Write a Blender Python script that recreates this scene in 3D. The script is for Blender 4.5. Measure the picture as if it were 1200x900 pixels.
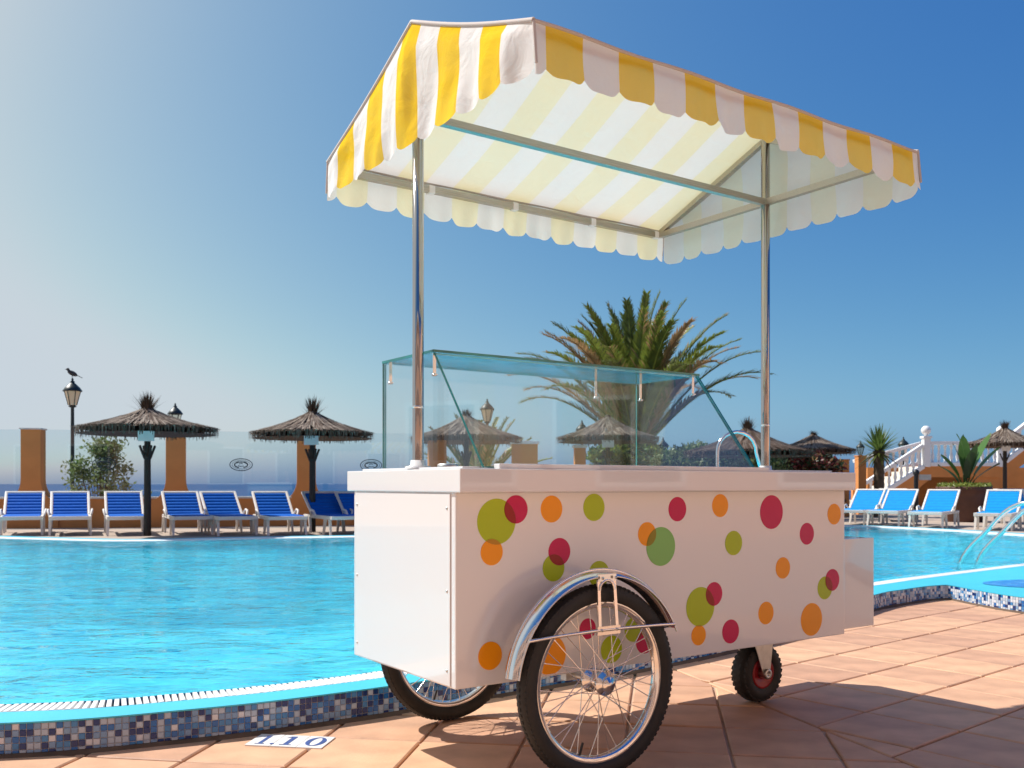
import bpy, bmesh, math, random
from math import sin, cos, pi, radians, atan2, sqrt, hypot
from mathutils import Vector, Matrix
random.seed(7)
R = random.random
U = random.uniform
for o in list(bpy.data.objects): bpy.data.objects.remove(o, do_unlink=True)
SC = bpy.context.scene
COL = SC.collection

# ------------------------------------------------------------ camera, sky, sun, exposure
cd = bpy.data.cameras.new('camera'); cam = bpy.data.objects.new('camera', cd); COL.objects.link(cam)
cam.location = (0, 0, 0.95); cam.rotation_euler = (radians(90), 0, 0)
cd.sensor_width = 36; cd.lens = 33.18; cd.shift_y = 0.0975; cd.clip_start = 0.05; cd.clip_end = 20000
cd.dof.use_dof = True; cd.dof.focus_distance = 3.6; cd.dof.aperture_fstop = 7.1
SC.camera = cam
SUN_EL = radians(50.5); SUN_AZ = atan2(-0.936, 0.353)      # compass angle from +Y towards +X
w = bpy.data.worlds.new('World'); SC.world = w; w.use_nodes = True
nt = w.node_tree; bg = nt.nodes['Background']
sky = nt.nodes.new('ShaderNodeTexSky'); sky.sky_type = 'NISHITA'; sky.sun_disc = False
sky.sun_elevation = SUN_EL; sky.sun_rotation = SUN_AZ
sky.altitude = 1630; sky.air_density = 0.445; sky.dust_density = 9.3; sky.ozone_density = 0.13
sep = nt.nodes.new('ShaderNodeSeparateColor'); comb = nt.nodes.new('ShaderNodeCombineColor'); nt.links.new(sky.outputs[0], sep.inputs[0])
for k_, (ex_, ga_, top_) in enumerate(((1.78, .378, 3.08), (1.12, .885, 3.48), (.42, 2.02, 3.86))):      # the film's response to the sky, channel by channel
    pw_ = nt.nodes.new('ShaderNodeMath'); pw_.operation = 'POWER'; pw_.inputs[1].default_value = ex_; nt.links.new(sep.outputs[k_], pw_.inputs[0])
    mu_ = nt.nodes.new('ShaderNodeMath'); mu_.operation = 'MULTIPLY'; mu_.inputs[1].default_value = ga_; nt.links.new(pw_.outputs[0], mu_.inputs[0]); mn_ = nt.nodes.new('ShaderNodeMath'); mn_.operation = 'SMOOTH_MIN'; mn_.inputs[1].default_value = top_; mn_.inputs[2].default_value = .6; nt.links.new(mu_.outputs[0], mn_.inputs[0]); nt.links.new(mn_.outputs[0], comb.inputs[k_])
nt.links.new(comb.outputs[0], bg.inputs[0]); bg.inputs[1].default_value = 0.15
sl = bpy.data.lights.new('sun', 'SUN'); sl.energy = 5.0; sl.angle = radians(0.53); sl.color = (1, 0.955, 0.90)
so = bpy.data.objects.new('sun', sl); COL.objects.link(so)
sdir = Vector((sin(SUN_AZ) * cos(SUN_EL), cos(SUN_AZ) * cos(SUN_EL), sin(SUN_EL)))
so.rotation_euler = (-sdir).to_track_quat('-Z', 'Y').to_euler(); so.location = sdir * 30
SC.view_settings.view_transform = 'Standard'; SC.view_settings.look = 'None'
SC.view_settings.exposure = 0.33; SC.view_settings.gamma = 1

# ------------------------------------------------------------ materials
def srgb(r, g, b):
    f = lambda c: (c / 255 / 12.92) if c / 255 <= .04045 else ((c / 255 + .055) / 1.055) ** 2.4
    return (f(r), f(g), f(b))
MATS = {}
def mat(name, col, rough=.5, metal=0, var=0.0, vscale=8, bump=0.0, bscale=60, coat=0, spec=.5, rnd=0.0, stretch=None, detail=5, coord='Object', subsurf=None):
    """Principled material, colour varied by a noise and per object, fine relief from a bump."""
    if name in MATS: return MATS[name]
    m = bpy.data.materials.new(name); m.use_nodes = True; n = m.node_tree; b = n.nodes['Principled BSDF']
    b.inputs['Base Color'].default_value = (*col, 1); b.inputs['Roughness'].default_value = rough
    b.inputs['Metallic'].default_value = metal; b.inputs['Coat Weight'].default_value = coat
    b.inputs['Specular IOR Level'].default_value = spec
    tc = n.nodes.new('ShaderNodeTexCoord'); src = tc.outputs[coord]
    if stretch:
        mp = n.nodes.new('ShaderNodeMapping'); mp.inputs['Scale'].default_value = stretch
        n.links.new(src, mp.inputs[0]); src = mp.outputs[0]
    if var or rnd:
        f = None
        hs = n.nodes.new('ShaderNodeHueSaturation'); hs.inputs['Color'].default_value = (*col, 1)
        val = None
        if var:
            nz = n.nodes.new('ShaderNodeTexNoise'); nz.inputs['Scale'].default_value = vscale; nz.inputs['Detail'].default_value = detail
            n.links.new(src, nz.inputs[0])
            mr = n.nodes.new('ShaderNodeMapRange'); mr.inputs[1].default_value = .25; mr.inputs[2].default_value = .75
            mr.inputs[3].default_value = 1 - var; mr.inputs[4].default_value = 1 + var
            n.links.new(nz.outputs[0], mr.inputs[0]); val = mr.outputs[0]
        if rnd:
            oi = n.nodes.new('ShaderNodeObjectInfo'); mr2 = n.nodes.new('ShaderNodeMapRange')
            mr2.inputs[3].default_value = 1 - rnd; mr2.inputs[4].default_value = 1 + rnd
            n.links.new(oi.outputs['Random'], mr2.inputs[0])
            mh = n.nodes.new('ShaderNodeMapRange'); mh.inputs[3].default_value = .5 - rnd * .03; mh.inputs[4].default_value = .5 + rnd * .03
            n.links.new(oi.outputs['Random'], mh.inputs[0]); n.links.new(mh.outputs[0], hs.inputs['Hue'])
            if val is None: val = mr2.outputs[0]
            else:
                mu = n.nodes.new('ShaderNodeMath'); mu.operation = 'MULTIPLY'
                n.links.new(val, mu.inputs[0]); n.links.new(mr2.outputs[0], mu.inputs[1]); val = mu.outputs[0]
        n.links.new(val, hs.inputs['Value']); n.links.new(hs.outputs[0], b.inputs['Base Color'])
    if bump:
        nb = n.nodes.new('ShaderNodeTexNoise'); nb.inputs['Scale'].default_value = bscale; nb.inputs['Detail'].default_value = 6
        n.links.new(src, nb.inputs[0])
        bp = n.nodes.new('ShaderNodeBump'); bp.inputs['Strength'].default_value = min(1, bump); bp.inputs['Distance'].default_value = .01
        n.links.new(nb.outputs[0], bp.inputs['Height']); n.links.new(bp.outputs[0], b.inputs['Normal'])
    MATS[name] = m; return m

def leaf_mat(name, col, trans=.35, rough=.45, var=.3, vscale=3, rnd=.12):
    if name in MATS: return MATS[name]
    m = mat(name, col, rough, var=var, vscale=vscale, rnd=rnd); n = m.node_tree; b = n.nodes['Principled BSDF']
    hs = [x for x in n.nodes if x.type == 'HUE_SAT'][0]
    t = n.nodes.new('ShaderNodeBsdfTranslucent'); mx = n.nodes.new('ShaderNodeMixShader'); mx.inputs[0].default_value = trans
    n.links.new(hs.outputs[0], t.inputs[0]); out = [x for x in n.nodes if x.type == 'OUTPUT_MATERIAL'][0]
    n.links.new(b.outputs[0], mx.inputs[1]); n.links.new(t.outputs[0], mx.inputs[2]); n.links.new(mx.outputs[0], out.inputs[0])
    return m

def newmat(name):
    m = bpy.data.materials.new(name); m.use_nodes = True; n = m.node_tree
    for x in list(n.nodes):
        if x.type != 'OUTPUT_MATERIAL': n.nodes.remove(x)
    MATS[name] = m
    return m, n, n.nodes['Material Output']

def glass_mat(name, tint, ior=1.5, rough=0.0):
    """clear pane: straight-through tinted light plus Fresnel mirror, the same from both sides"""
    m, n, out = newmat(name)
    g = n.nodes.new('ShaderNodeNewGeometry'); mr = n.nodes.new('ShaderNodeMapRange')
    mr.inputs[3].default_value = ior; mr.inputs[4].default_value = 1 / ior
    n.links.new(g.outputs['Backfacing'], mr.inputs[0])
    f = n.nodes.new('ShaderNodeFresnel'); n.links.new(mr.outputs[0], f.inputs[0])
    t = n.nodes.new('ShaderNodeBsdfTransparent'); t.inputs[0].default_value = (*tint, 1)
    gl = n.nodes.new('ShaderNodeBsdfGlossy'); gl.inputs['Roughness'].default_value = rough
    mx = n.nodes.new('ShaderNodeMixShader'); n.links.new(f.outputs[0], mx.inputs[0])
    n.links.new(t.outputs[0], mx.inputs[1]); n.links.new(gl.outputs[0], mx.inputs[2]); n.links.new(mx.outputs[0], out.inputs[0])
    return m

def fabric_mat(name, axis, x0, period, duty=.5):
    """woven awning cloth printed with stripes on its outer face; the back is plain white, light soaks through"""
    m, n, out = newmat(name)
    tc = n.nodes.new('ShaderNodeTexCoord'); sp = n.nodes.new('ShaderNodeSeparateXYZ'); n.links.new(tc.outputs['Object'], sp.inputs[0])
    a = n.nodes.new('ShaderNodeMath'); a.operation = 'SUBTRACT'; a.inputs[1].default_value = x0; n.links.new(sp.outputs[axis], a.inputs[0])
    d = n.nodes.new('ShaderNodeMath'); d.operation = 'DIVIDE'; d.inputs[1].default_value = period; n.links.new(a.outputs[0], d.inputs[0])
    fr = n.nodes.new('ShaderNodeMath'); fr.operation = 'FRACT'; n.links.new(d.outputs[0], fr.inputs[0])
    lt = n.nodes.new('ShaderNodeMath'); lt.operation = 'LESS_THAN'; lt.inputs[1].default_value = duty; n.links.new(fr.outputs[0], lt.inputs[0])
    def mixc(c0, c1, fac):
        mx = n.nodes.new('ShaderNodeMix'); mx.data_type = 'RGBA'; mx.inputs[6].default_value = (*c0, 1); mx.inputs[7].default_value = (*c1, 1)
        n.links.new(fac, mx.inputs[0]); return mx
    outer = mixc((.82, .80, .78), (.88, .57, .012), lt.outputs[0])
    g = n.nodes.new('ShaderNodeNewGeometry')
    side = n.nodes.new('ShaderNodeMix'); side.data_type = 'RGBA'; n.links.new(g.outputs['Backfacing'], side.inputs[0])
    inner = mixc((.80, .80, .77), (.80, .79, .72), lt.outputs[0])
    n.links.new(outer.outputs[2], side.inputs[6]); n.links.new(inner.outputs[2], side.inputs[7])
    trans = mixc((.90, .88, .84), (.93, .84, .46), lt.outputs[0])
    nz = n.nodes.new('ShaderNodeTexNoise'); nz.inputs['Scale'].default_value = 11; nz.inputs['Detail'].default_value = 9; nz.inputs['Distortion'].default_value = .8
    n.links.new(tc.outputs['Object'], nz.inputs[0])
    bp = n.nodes.new('ShaderNodeBump'); bp.inputs['Strength'].default_value = .55; bp.inputs['Distance'].default_value = .016
    n.links.new(nz.outputs[0], bp.inputs['Height'])
    df = n.nodes.new('ShaderNodeBsdfDiffuse'); tr = n.nodes.new('ShaderNodeBsdfTranslucent')
    n.links.new(side.outputs[2], df.inputs[0]); n.links.new(trans.outputs[2], tr.inputs[0])
    n.links.new(bp.outputs[0], df.inputs['Normal'])
    mx = n.nodes.new('ShaderNodeMixShader'); mx.inputs[0].default_value = .23
    n.links.new(df.outputs[0], mx.inputs[1]); n.links.new(tr.outputs[0], mx.inputs[2]); n.links.new(mx.outputs[0], out.inputs[0])
    return m

# ------------------------------------------------------------ mesh helpers
class MB:
    def __init__(s): s.v = []; s.f = []; s.m = []; s.sm = []
    def add(s, vs, fs, mi=0, smooth=False):
        o = len(s.v); s.v += [tuple(p) for p in vs]
        for f in fs: s.f.append(tuple(i + o for i in f)); s.m.append(mi); s.sm.append(smooth)
    def box(s, a, b, mi=0, mtx=None, taper=None):
        x0, y0, z0 = a; x1, y1, z1 = b
        vs = [(x0, y0, z0), (x1, y0, z0), (x1, y1, z0), (x0, y1, z0), (x0, y0, z1), (x1, y0, z1), (x1, y1, z1), (x0, y1, z1)]
        if mtx is not None: vs = [mtx @ Vector(p) for p in vs]
        s.add(vs, [(3, 2, 1, 0), (4, 5, 6, 7), (0, 1, 5, 4), (1, 2, 6, 5), (2, 3, 7, 6), (3, 0, 4, 7)], mi)
    def bar(s, p, q, w, h=None, mi=0, up=(0, 0, 1), w1=None, h1=None):
        p, q = Vector(p), Vector(q); h = h or w; w1 = w1 or w; h1 = h1 or h
        d = (q - p).normalized(); u = Vector(up)
        if abs(d.dot(u)) > .98: u = Vector((0, 1, 0))
        a = d.cross(u).normalized(); b = a.cross(d)
        vs = [p + a * x * w / 2 + b * y * h / 2 for x, y in ((-1, -1), (1, -1), (1, 1), (-1, 1))] + [q + a * x * w1 / 2 + b * y * h1 / 2 for x, y in ((-1, -1), (1, -1), (1, 1), (-1, 1))]
        s.add(vs, [(0, 1, 2, 3), (7, 6, 5, 4), (4, 5, 1, 0), (5, 6, 2, 1), (6, 7, 3, 2), (7, 4, 0, 3)], mi)
    def tube(s, pts, r, n=8, mi=0, cap=True, closed=False):
        pts = [Vector(p) for p in pts]; rs = r if isinstance(r, (list, tuple)) else [r] * len(pts)
        N = len(pts); prev = None; vs = []
        for i, p in enumerate(pts):
            t = (pts[(i + 1) % N] - pts[i - 1]) if closed else (pts[min(i + 1, N - 1)] - pts[max(i - 1, 0)])
            t.normalize()
            if prev is None:
                a = Vector((0, 0, 1)) if abs(t.z) < .9 else Vector((1, 0, 0)); prev = (a - t * a.dot(t)).normalized()
            else: prev = (prev - t * prev.dot(t)).normalized()
            b = t.cross(prev)
            vs += [p + (prev * cos(2 * pi * k / n) + b * sin(2 * pi * k / n)) * rs[i] for k in range(n)]
        fs = []
        for i in range(N if closed else N - 1):
            j = (i + 1) % N
            fs += [(i * n + k, i * n + (k + 1) % n, j * n + (k + 1) % n, j * n + k) for k in range(n)]
        s.add(vs, fs, mi, True)
        if cap and not closed: s.add(vs[:n], [tuple(range(n))[::-1]], mi); s.add(vs[-n:], [tuple(range(n))], mi)
    def lathe(s, prof, n=16, mi=0, c=(0, 0, 0), axis='z', a0=0, a1=2 * pi, smooth=True):
        full = abs(a1 - a0 - 2 * pi) < 1e-6; K = n if full else n + 1; vs = []; fs = []
        for r, h in prof:
            for k in range(K):
                a = a0 + (a1 - a0) * k / n
                x, y, z = (r * cos(a), r * sin(a), h) if axis == 'z' else (r * cos(a), h, r * sin(a))
                vs.append((c[0] + x, c[1] + y, c[2] + z))
        for i in range(len(prof) - 1):
            for k in range(n):
                l = (k + 1) % K
                q = (i * K + k, i * K + l, (i + 1) * K + l, (i + 1) * K + k)
                fs.append(q if axis == 'z' else q[::-1])
        s.add(vs, fs, mi, smooth)
    def prism(s, poly, z0, z1, mi=0):
        n = len(poly); vs = [(x, y, z0) for x, y in poly] + [(x, y, z1) for x, y in poly]
        s.add(vs, [tuple(range(n))[::-1], tuple(range(n, 2 * n))] + [(i, (i + 1) % n, n + (i + 1) % n, n + i) for i in range(n)], mi)
    def mesh(s, name, mats, bevel=0):
        me = bpy.data.meshes.new(name); me.from_pydata(s.v, [], s.f)
        for m in (mats if isinstance(mats, (list, tuple)) else [mats]): me.materials.append(m)
        me.polygons.foreach_set('material_index', s.m); me.polygons.foreach_set('use_smooth', s.sm)
        if bevel:
            bm = bmesh.new(); bm.from_mesh(me); bmesh.ops.remove_doubles(bm, verts=bm.verts, dist=1e-5)
            bmesh.ops.bevel(bm, geom=[e for e in bm.edges if len(e.link_faces) == 2 and e.calc_face_angle(0) > .5], offset=bevel, segments=2, affect='EDGES', profile=.6)
            bm.to_mesh(me); bm.free()
        me.update(); return me
    def build(s, name, mats, parent=None, bevel=0, **kw): return link(name, s.mesh(name, mats, bevel), parent, **kw)

def link(name, data, parent=None, loc=None, rz=0):
    o = bpy.data.objects.new(name, data); COL.objects.link(o); o.parent = parent
    if loc is not None: o.location = loc
    if rz: o.rotation_euler.z = rz
    return o
def tag(o, label=None, cat=None, group=None, kind=None):
    if label: o['label'] = label
    if cat: o['category'] = cat
    if group: o['group'] = group
    if kind: o['kind'] = kind
    return o
def thing(name, label, cat, loc=(0, 0, 0), rz=0, group=None):
    return tag(link(name, None, None, loc, rz), label, cat, group)
def copy_tree(o, parent=None):
    c = o.copy(); COL.objects.link(c); c.parent = parent
    for ch in KIDS(o): copy_tree(ch, c)
    return c
def KIDS(o): return [x for x in COL.objects if x.parent == o]
def crom(pts, n):
    """Catmull-Rom through points"""
    P = [Vector(p) for p in pts]; P = [P[0] * 2 - P[1]] + P + [P[-1] * 2 - P[-2]]; out = []
    for i in range(1, len(P) - 2):
        for k in range(n):
            t = k / n; a, b, c, d = P[i - 1], P[i], P[i + 1], P[i + 2]
            out.append(.5 * (2 * b + (c - a) * t + (2 * a - 5 * b + 4 * c - d) * t * t + (3 * b - a - 3 * c + d) * t ** 3))
    out.append(P[-2]); return out
def clip(poly, px, py, nx, ny):
    """keep the side of a line where (p - P).n >= 0"""
    out = []; D = [(x - px) * nx + (y - py) * ny for x, y in poly]
    for i in range(len(poly)):
        j = (i + 1) % len(poly)
        if D[i] >= 0: out.append(poly[i])
        if (D[i] >= 0) != (D[j] >= 0):
            t = D[i] / (D[i] - D[j]); out.append((poly[i][0] + (poly[j][0] - poly[i][0]) * t, poly[i][1] + (poly[j][1] - poly[i][1]) * t))
    return out
def poly_fill(loops, z, name, m, up=True):
    bm = bmesh.new()
    for lp in loops:
        vs = [bm.verts.new((p[0], p[1], z)) for p in lp]
        for i in range(len(vs)): bm.edges.new((vs[i], vs[(i + 1) % len(vs)]))
    bmesh.ops.triangle_fill(bm, use_beauty=True, use_dissolve=False, edges=bm.edges[:])
    for f in bm.faces:
        f.normal_update()
        if (f.normal.z > 0) != up: f.normal_flip()
    me = bpy.data.meshes.new(name); bm.to_mesh(me); bm.free(); me.materials.append(m); return link(name, me)

# palette
M_white = mat('white_laminate', (.74, .735, .73), .16, coat=1.0, bump=.012, bscale=3)
M_whitep = mat('white_paint', (.80, .80, .79), .4, var=.04, vscale=5)
M_chrome = mat('chrome', (.83, .80, .77), .12, 1, bump=.04, bscale=30)
M_steel = mat('polished_steel', (.52, .47, .43), .07, 1, bump=.02, bscale=12)
M_galv = mat('galvanised_steel', (.60, .59, .56), .38, 1, var=.15, vscale=30)
M_alu = mat('aluminium_bar', (.50, .45, .38), .42, 1, var=.18, vscale=12, stretch=(1, 30, 30))
M_rubber = mat('black_rubber', (.012, .012, .012), .62, var=.3, vscale=20, bump=.15, bscale=120)
M_black = mat('black_paint', (.015, .015, .016), .4, var=.2)
M_red = mat('red_rim', (.30, .006, .012), .35)
M_orange = mat('ochre_render', (.62, .245, .07), .85, var=.10, vscale=2.5, bump=.25, bscale=40)
M_cap = mat('pale_render', (.68, .62, .54), .8, var=.12, vscale=6, bump=.1)
M_thatch = mat('thatch_straw', (.155, .115, .085), .85, var=.45, vscale=18, bump=.4, bscale=50)
M_thatchl = mat('thatch_pale', (.27, .215, .165), .85, var=.35, vscale=18)
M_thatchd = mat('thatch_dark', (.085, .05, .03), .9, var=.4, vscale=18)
M_pole = mat('dark_wood_pole', (.018, .012, .009), .6, var=.3, vscale=9)
M_cyan = mat('cyan_coping', (.06, .49, .66), .45, var=.07, vscale=3, bump=.06, bscale=90)

# ------------------------------------------------------------ ground, pool, sea
C = crom([(-7.0, 3.75), (-5.0, 3.22), (-3.6, 3.12), (-2.6, 3.17), (-1.781, 3.283), (-1.513, 3.346), (-1.254, 3.455), (-.973, 3.59), (-.683, 3.768), (-.441, 3.935), (.11, 4.352), (.715, 4.84), (1.275, 5.37), (2.0, 6.16), (2.772, 7.148), (3.06, 7.42), (3.35, 7.66), (3.52, 7.755)], 10)
C2 = crom([(3.52, 7.755), (3.585, 7.76), (3.62, 7.66), (3.64, 7.45), (3.70, 7.10), (3.79, 6.86), (4.0, 6.4), (4.4, 5.7), (5.1, 4.9), (6.2, 4.2), (8, 3.8)], 8)
G = crom([(-7.05, 4.02), (-5.02, 3.44), (-3.6, 3.335), (-2.63, 3.385), (-1.84, 3.50), (-1.57, 3.555), (-1.325, 3.66), (-1.06, 3.785), (-.78, 3.96), (-.55, 4.13), (-.02, 4.58), (.58, 5.10), (1.08, 5.64), (1.8, 6.48), (2.55, 7.42), (2.86, 7.70), (3.35, 8.14), (3.9, 8.6)], 10)
G2 = crom([(3.9, 8.6), (5.24, 9.68), (6.6, 10.75), (8.2, 12.0)], 12)
G3 = G + G2[1:]
def offset(L, d):
    out = []
    for i, p in enumerate(L):
        t = (L[min(i + 1, len(L) - 1)] - L[max(i - 1, 0)]).normalized(); out.append(p + Vector((-t.y, t.x)) * d)
    return out
Gi, Go = offset(G3, .065), offset(G3, -.065)
FAR = crom([(8.2, 12.0), (8.6, 13.4), (8.15, 15.2), (7.55, 17.0), (6.7, 18.3), (5.2, 18.7), (3.0, 17.6), (.5, 15.9), (-2.2, 14.75), (-4.0, 14.2), (-5.6, 13.6), (-7.2, 14.1), (-9, 14.5), (-12.5, 13.0), (-14.5, 9.0), (-12.5, 5.2), (-9.0, 4.4), (-7.05, 4.02)], 6)
WLOOP = Gi[:-1] + [p for p in FAR[:-1]]           # edge of the water
Z_C, Z_W = .120, .112

# ground sheet (grout showing between the tiles) with the pool cut out
M_grout = mat('grout', (.46, .33, .25), .9, var=.15, vscale=7, bump=.3, bscale=90)
hole = [Vector(p) for p in C] + C2[1:4] + [Vector((4.2, 8.0)), Vector((8.4, 11.8))] + FAR[1:-1]
hole = [(p.x, p.y) for p in hole]
ground = tag(poly_fill([[(-90, -40), (90, -40), (90, 46), (-90, 46)], hole], -.012, 'ground', M_grout), kind='structure')
M_fard = mat('pale_paving', (.42, .33, .26), .85, var=.15, vscale=2, bump=.2)
fl = [(p.x, p.y) for p in offset(FAR, -.34)]
far_deck = tag(poly_fill([fl + [(-9.3, 4.1), (-40, 4.1), (-40, 45), (60, 45), (60, 8.0), (12, 8.0)]], .108, 'far_terrace', M_fard), kind='structure')

# terracotta tiles laid in two runs that meet on a mitre
M_tile = mat('terracotta_tile', (.55, .315, .19), .62, var=.24, vscale=4.5, bump=.12, bscale=70, rnd=.13, detail=10, stretch=(1, 1.35, 1))
def tile_mesh(poly, name='tile'):
    area = 0; n = len(poly)
    for i in range(n): area += poly[i][0] * poly[(i + 1) % n][1] - poly[(i + 1) % n][0] * poly[i][1]
    if abs(area) < .012: return None
    if area < 0: poly = poly[::-1]
    def inset(d):
        q = poly
        for i in range(n):
            a, b = poly[i], poly[(i + 1) % n]; L = hypot(b[0] - a[0], b[1] - a[1])
            if L < 1e-5: continue
            nx, ny = -(b[1] - a[1]) / L, (b[0] - a[0]) / L
            q = clip(q, a[0] + nx * d, a[1] + ny * d, nx, ny)
        return q
    a, b = inset(.0060), inset(.0110)
    if len(a) < 3 or len(a) != len(b): return None
    n = len(a); m = MB()
    vs = [(x, y, -.014) for x, y in a] + [(x, y, -.004) for x, y in a] + [(x, y, 0) for x, y in b]
    m.add(vs, [(i, (i + 1) % n, n + (i + 1) % n, n + i) for i in range(n)] + [(n + i, n + (i + 1) % n, 2 * n + (i + 1) % n, 2 * n + i) for i in range(n)] + [tuple(range(2 * n, 3 * n))])
    return m.mesh(name, M_tile)
def edge_y(x):
    for p, q in zip(C, C[1:]):
        if p.x <= x <= q.x: return p.y + (q.y - p.y) * (x - p.x) / max(1e-6, q.x - p.x)
    return 3.7 if x < -7 else 7.76
def run(ang, e0, n0, pe, pn, re, rn, keep):
    e = (cos(ang), sin(ang)); nn = (-sin(ang), cos(ang)); shared = None
    mx, my, md = 1.19, 3.70, Vector((-.30, .954)); nl = Vector((-md.y, md.x)) * keep
    for i in range(*re):
        for j in range(*rn):
            cs = [(e0 + (i + a) * pe, n0 + (j + b) * pn) for a, b in ((0, 0), (1, 0), (1, 1), (0, 1))]
            q = [(a * e[0] + b * nn[0], a * e[1] + b * nn[1]) for a, b in cs]
            cx = sum(p[0] for p in q) / 4; cy = sum(p[1] for p in q) / 4
            if cy < 1.7 or cx < -4.2 or cx > 4.3 or cy > 8.2: continue
            if cx < 3.55 and cy > edge_y(cx) + .26: continue
            if cx > 3.55 and cy > 8.2 - (cx - 3.5) * 2.2: continue
            qc = clip(q, mx, my, nl.x, nl.y)
            if len(qc) < 3: continue
            if len(qc) == 4 and qc == q:
                if shared is None:
                    shared = tile_mesh([(x - cx, y - cy) for x, y in q])
                me = shared; loc = (cx, cy, U(-.0015, .0012))
            else:
                me = tile_mesh([(x - cx, y - cy) for x, y in qc]); loc = (cx, cy, U(-.001, .001))
            if me is None: continue
            t = link('tile', me, ground, loc); t.rotation_euler = (U(-.002, .002), U(-.002, .002), 0)
run(radians(-9), .2415, 3.763, .3727, .372, (-14, 8), (-7, 5), 1)
run(radians(40.5), 3.297, 2.036, .3745, .397, (-6, 14), (-8, 8), -1)

# kerb with mosaic, cyan coping, overflow grating
M_mortar = mat('pale_mortar', (.46, .46, .47), .85, var=.12, vscale=20)
kerb = MB()
def wall_strip(m, L, z0, z1):
    vs = [(p.x, p.y, z0) for p in L] + [(p.x, p.y, z1) for p in L]; n = len(L)
    m.add(vs, [(i, i + 1, n + i + 1, n + i) for i in range(n - 1)])
CA = list(C) + C2[1:]
wall_strip(kerb, CA, -.03, .118)
kerb_o = tag(kerb.build('pool_kerb', M_mortar), kind='structure')
cop = MB()
nose = offset(C, -.006)
nC, nG = len(C), len(G)
Gt = Go[:nG]
vs = [(p.x, p.y, Z_C) for p in nose] + [(p.x, p.y, Z_C) for p in Gt] + [(p.x, p.y, Z_C - .006) for p in nose]
cop.add(vs, [(i, i + 1, nC + i + 1, nC + i) for i in range(nC - 1)] + [(2 * nC + i, 2 * nC + i + 1, i + 1, i) for i in range(nC - 1)])
c2n = offset(C2, -.006)
vs = [(p.x, p.y, Z_C - .006) for p in c2n] + [(p.x, p.y, Z_C) for p in c2n]
cop.add(vs, [(i, i + 1, len(C2) + i + 1, len(C2) + i) for i in range(len(C2) - 1)])
tag(cop.build('pool_coping', M_cyan), kind='structure')
ptop = [nose[-1]] + c2n[1:] + [Vector((14, 3.8)), Vector((14, 8.02)), Vector((12, 8.02)), Vector((8.35, 11.86))] + Go[nG - 1:][::-1]
plat = tag(poly_fill([[(p.x, p.y) for p in ptop]], Z_C + .0005, 'pool_platform', M_cyan), kind='structure')

NAVY = mat('mosaic_navy', (.006, .035, .16), .2); BLUE = mat('mosaic_blue', (.015, .14, .42), .2); MID = mat('mosaic_steel_blue', (.05, .22, .48), .22)
GREY = mat('mosaic_grey', (.18, .32, .52), .25); PALE = mat('mosaic_pale', (.40, .49, .60), .28); WHT = mat('mosaic_white', (.62, .66, .72), .28)
mos_mats = [NAVY, BLUE, MID, GREY, PALE, WHT]
def mos_box(m, sx, sy, sz, M4=None, mi=0):
    # tile with a chamfered face towards -y
    a = sx / 2; b = sz / 2; c = .0012
    vs = [(-a, sy, -b), (a, sy, -b), (a, sy, b), (-a, sy, b), (-a, c, -b), (a, c, -b), (a, c, b), (-a, c, b), (-a + c, 0, -b + c), (a - c, 0, -b + c), (a - c, 0, b - c), (-a + c, 0, b - c)]
    if M4 is not None: vs = [M4 @ Vector(v) for v in vs]
    m.add(vs, [(0, 1, 5, 4), (1, 2, 6, 5), (2, 3, 7, 6), (3, 0, 4, 7), (4, 5, 9, 8), (5, 6, 10, 9), (6, 7, 11, 10), (7, 4, 8, 11), (8, 9, 10, 11)], mi)
PITCH = .0238
mos_me = {}
for i_, mm in enumerate(mos_mats):
    t = MB(); mos_box(t, .0208, .006, .0208); mos_me[i_] = t.mesh('mosaic_tile', mm)
acc = 0; k = 0; nobj = 0; mrest = MB()
L = CA; seglen = 0; pos = 0
for p, q in zip(L, L[1:]):
    d = (q - p); ln = d.length
    while acc <= pos + ln:
        t = (acc - pos) / ln; P = p + d * t; acc += PITCH
        if P.x < -2.9 or P.y < 5.6 and P.x > 3: continue
        T = d.normalized(); nrm = Vector((T.y, -T.x)); right = P.x > 2.2
        for r in range(5):
            z = .010 + r * .0232
            if right: mi = random.choices(range(6), (.16, .06, .05, .12, .2, .41) if P.y < 7.72 and P.x > 3.5 else (.16, .10, .10, .2, .22, .22))[0]
            else: mi = random.choices(range(6), (.21, .20, .17, .21, .17, .04))[0]
            out = P + nrm * (.004 + U(-.0006, .0006)); jz = z + U(-.0006, .0006)
            if nobj < 300 and P.x > -1.95:
                o = link('mosaic_tile', mos_me[mi], kerb_o, (out.x, out.y, jz), atan2(T.y, T.x) + U(-.02, .02)); nobj += 1
            else: mos_box(mrest, .0208, .006, .0208, Matrix.Translation((out.x, out.y, jz)) @ Matrix.Rotation(atan2(T.y, T.x), 4, 'Z'), mi)
    pos += ln
tag(mrest.build('mosaic_tiles', mos_mats, kerb_o), kind='stuff')
# brown fillet along the foot of the kerb
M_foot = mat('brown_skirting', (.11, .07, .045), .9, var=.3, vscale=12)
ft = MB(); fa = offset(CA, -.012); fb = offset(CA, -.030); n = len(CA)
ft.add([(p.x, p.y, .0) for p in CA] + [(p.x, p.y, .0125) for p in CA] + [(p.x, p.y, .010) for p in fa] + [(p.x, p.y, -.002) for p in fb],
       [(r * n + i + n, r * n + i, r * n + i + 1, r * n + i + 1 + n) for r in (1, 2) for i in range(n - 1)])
tag(ft.build('kerb_skirting', M_foot, kerb_o))

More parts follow.
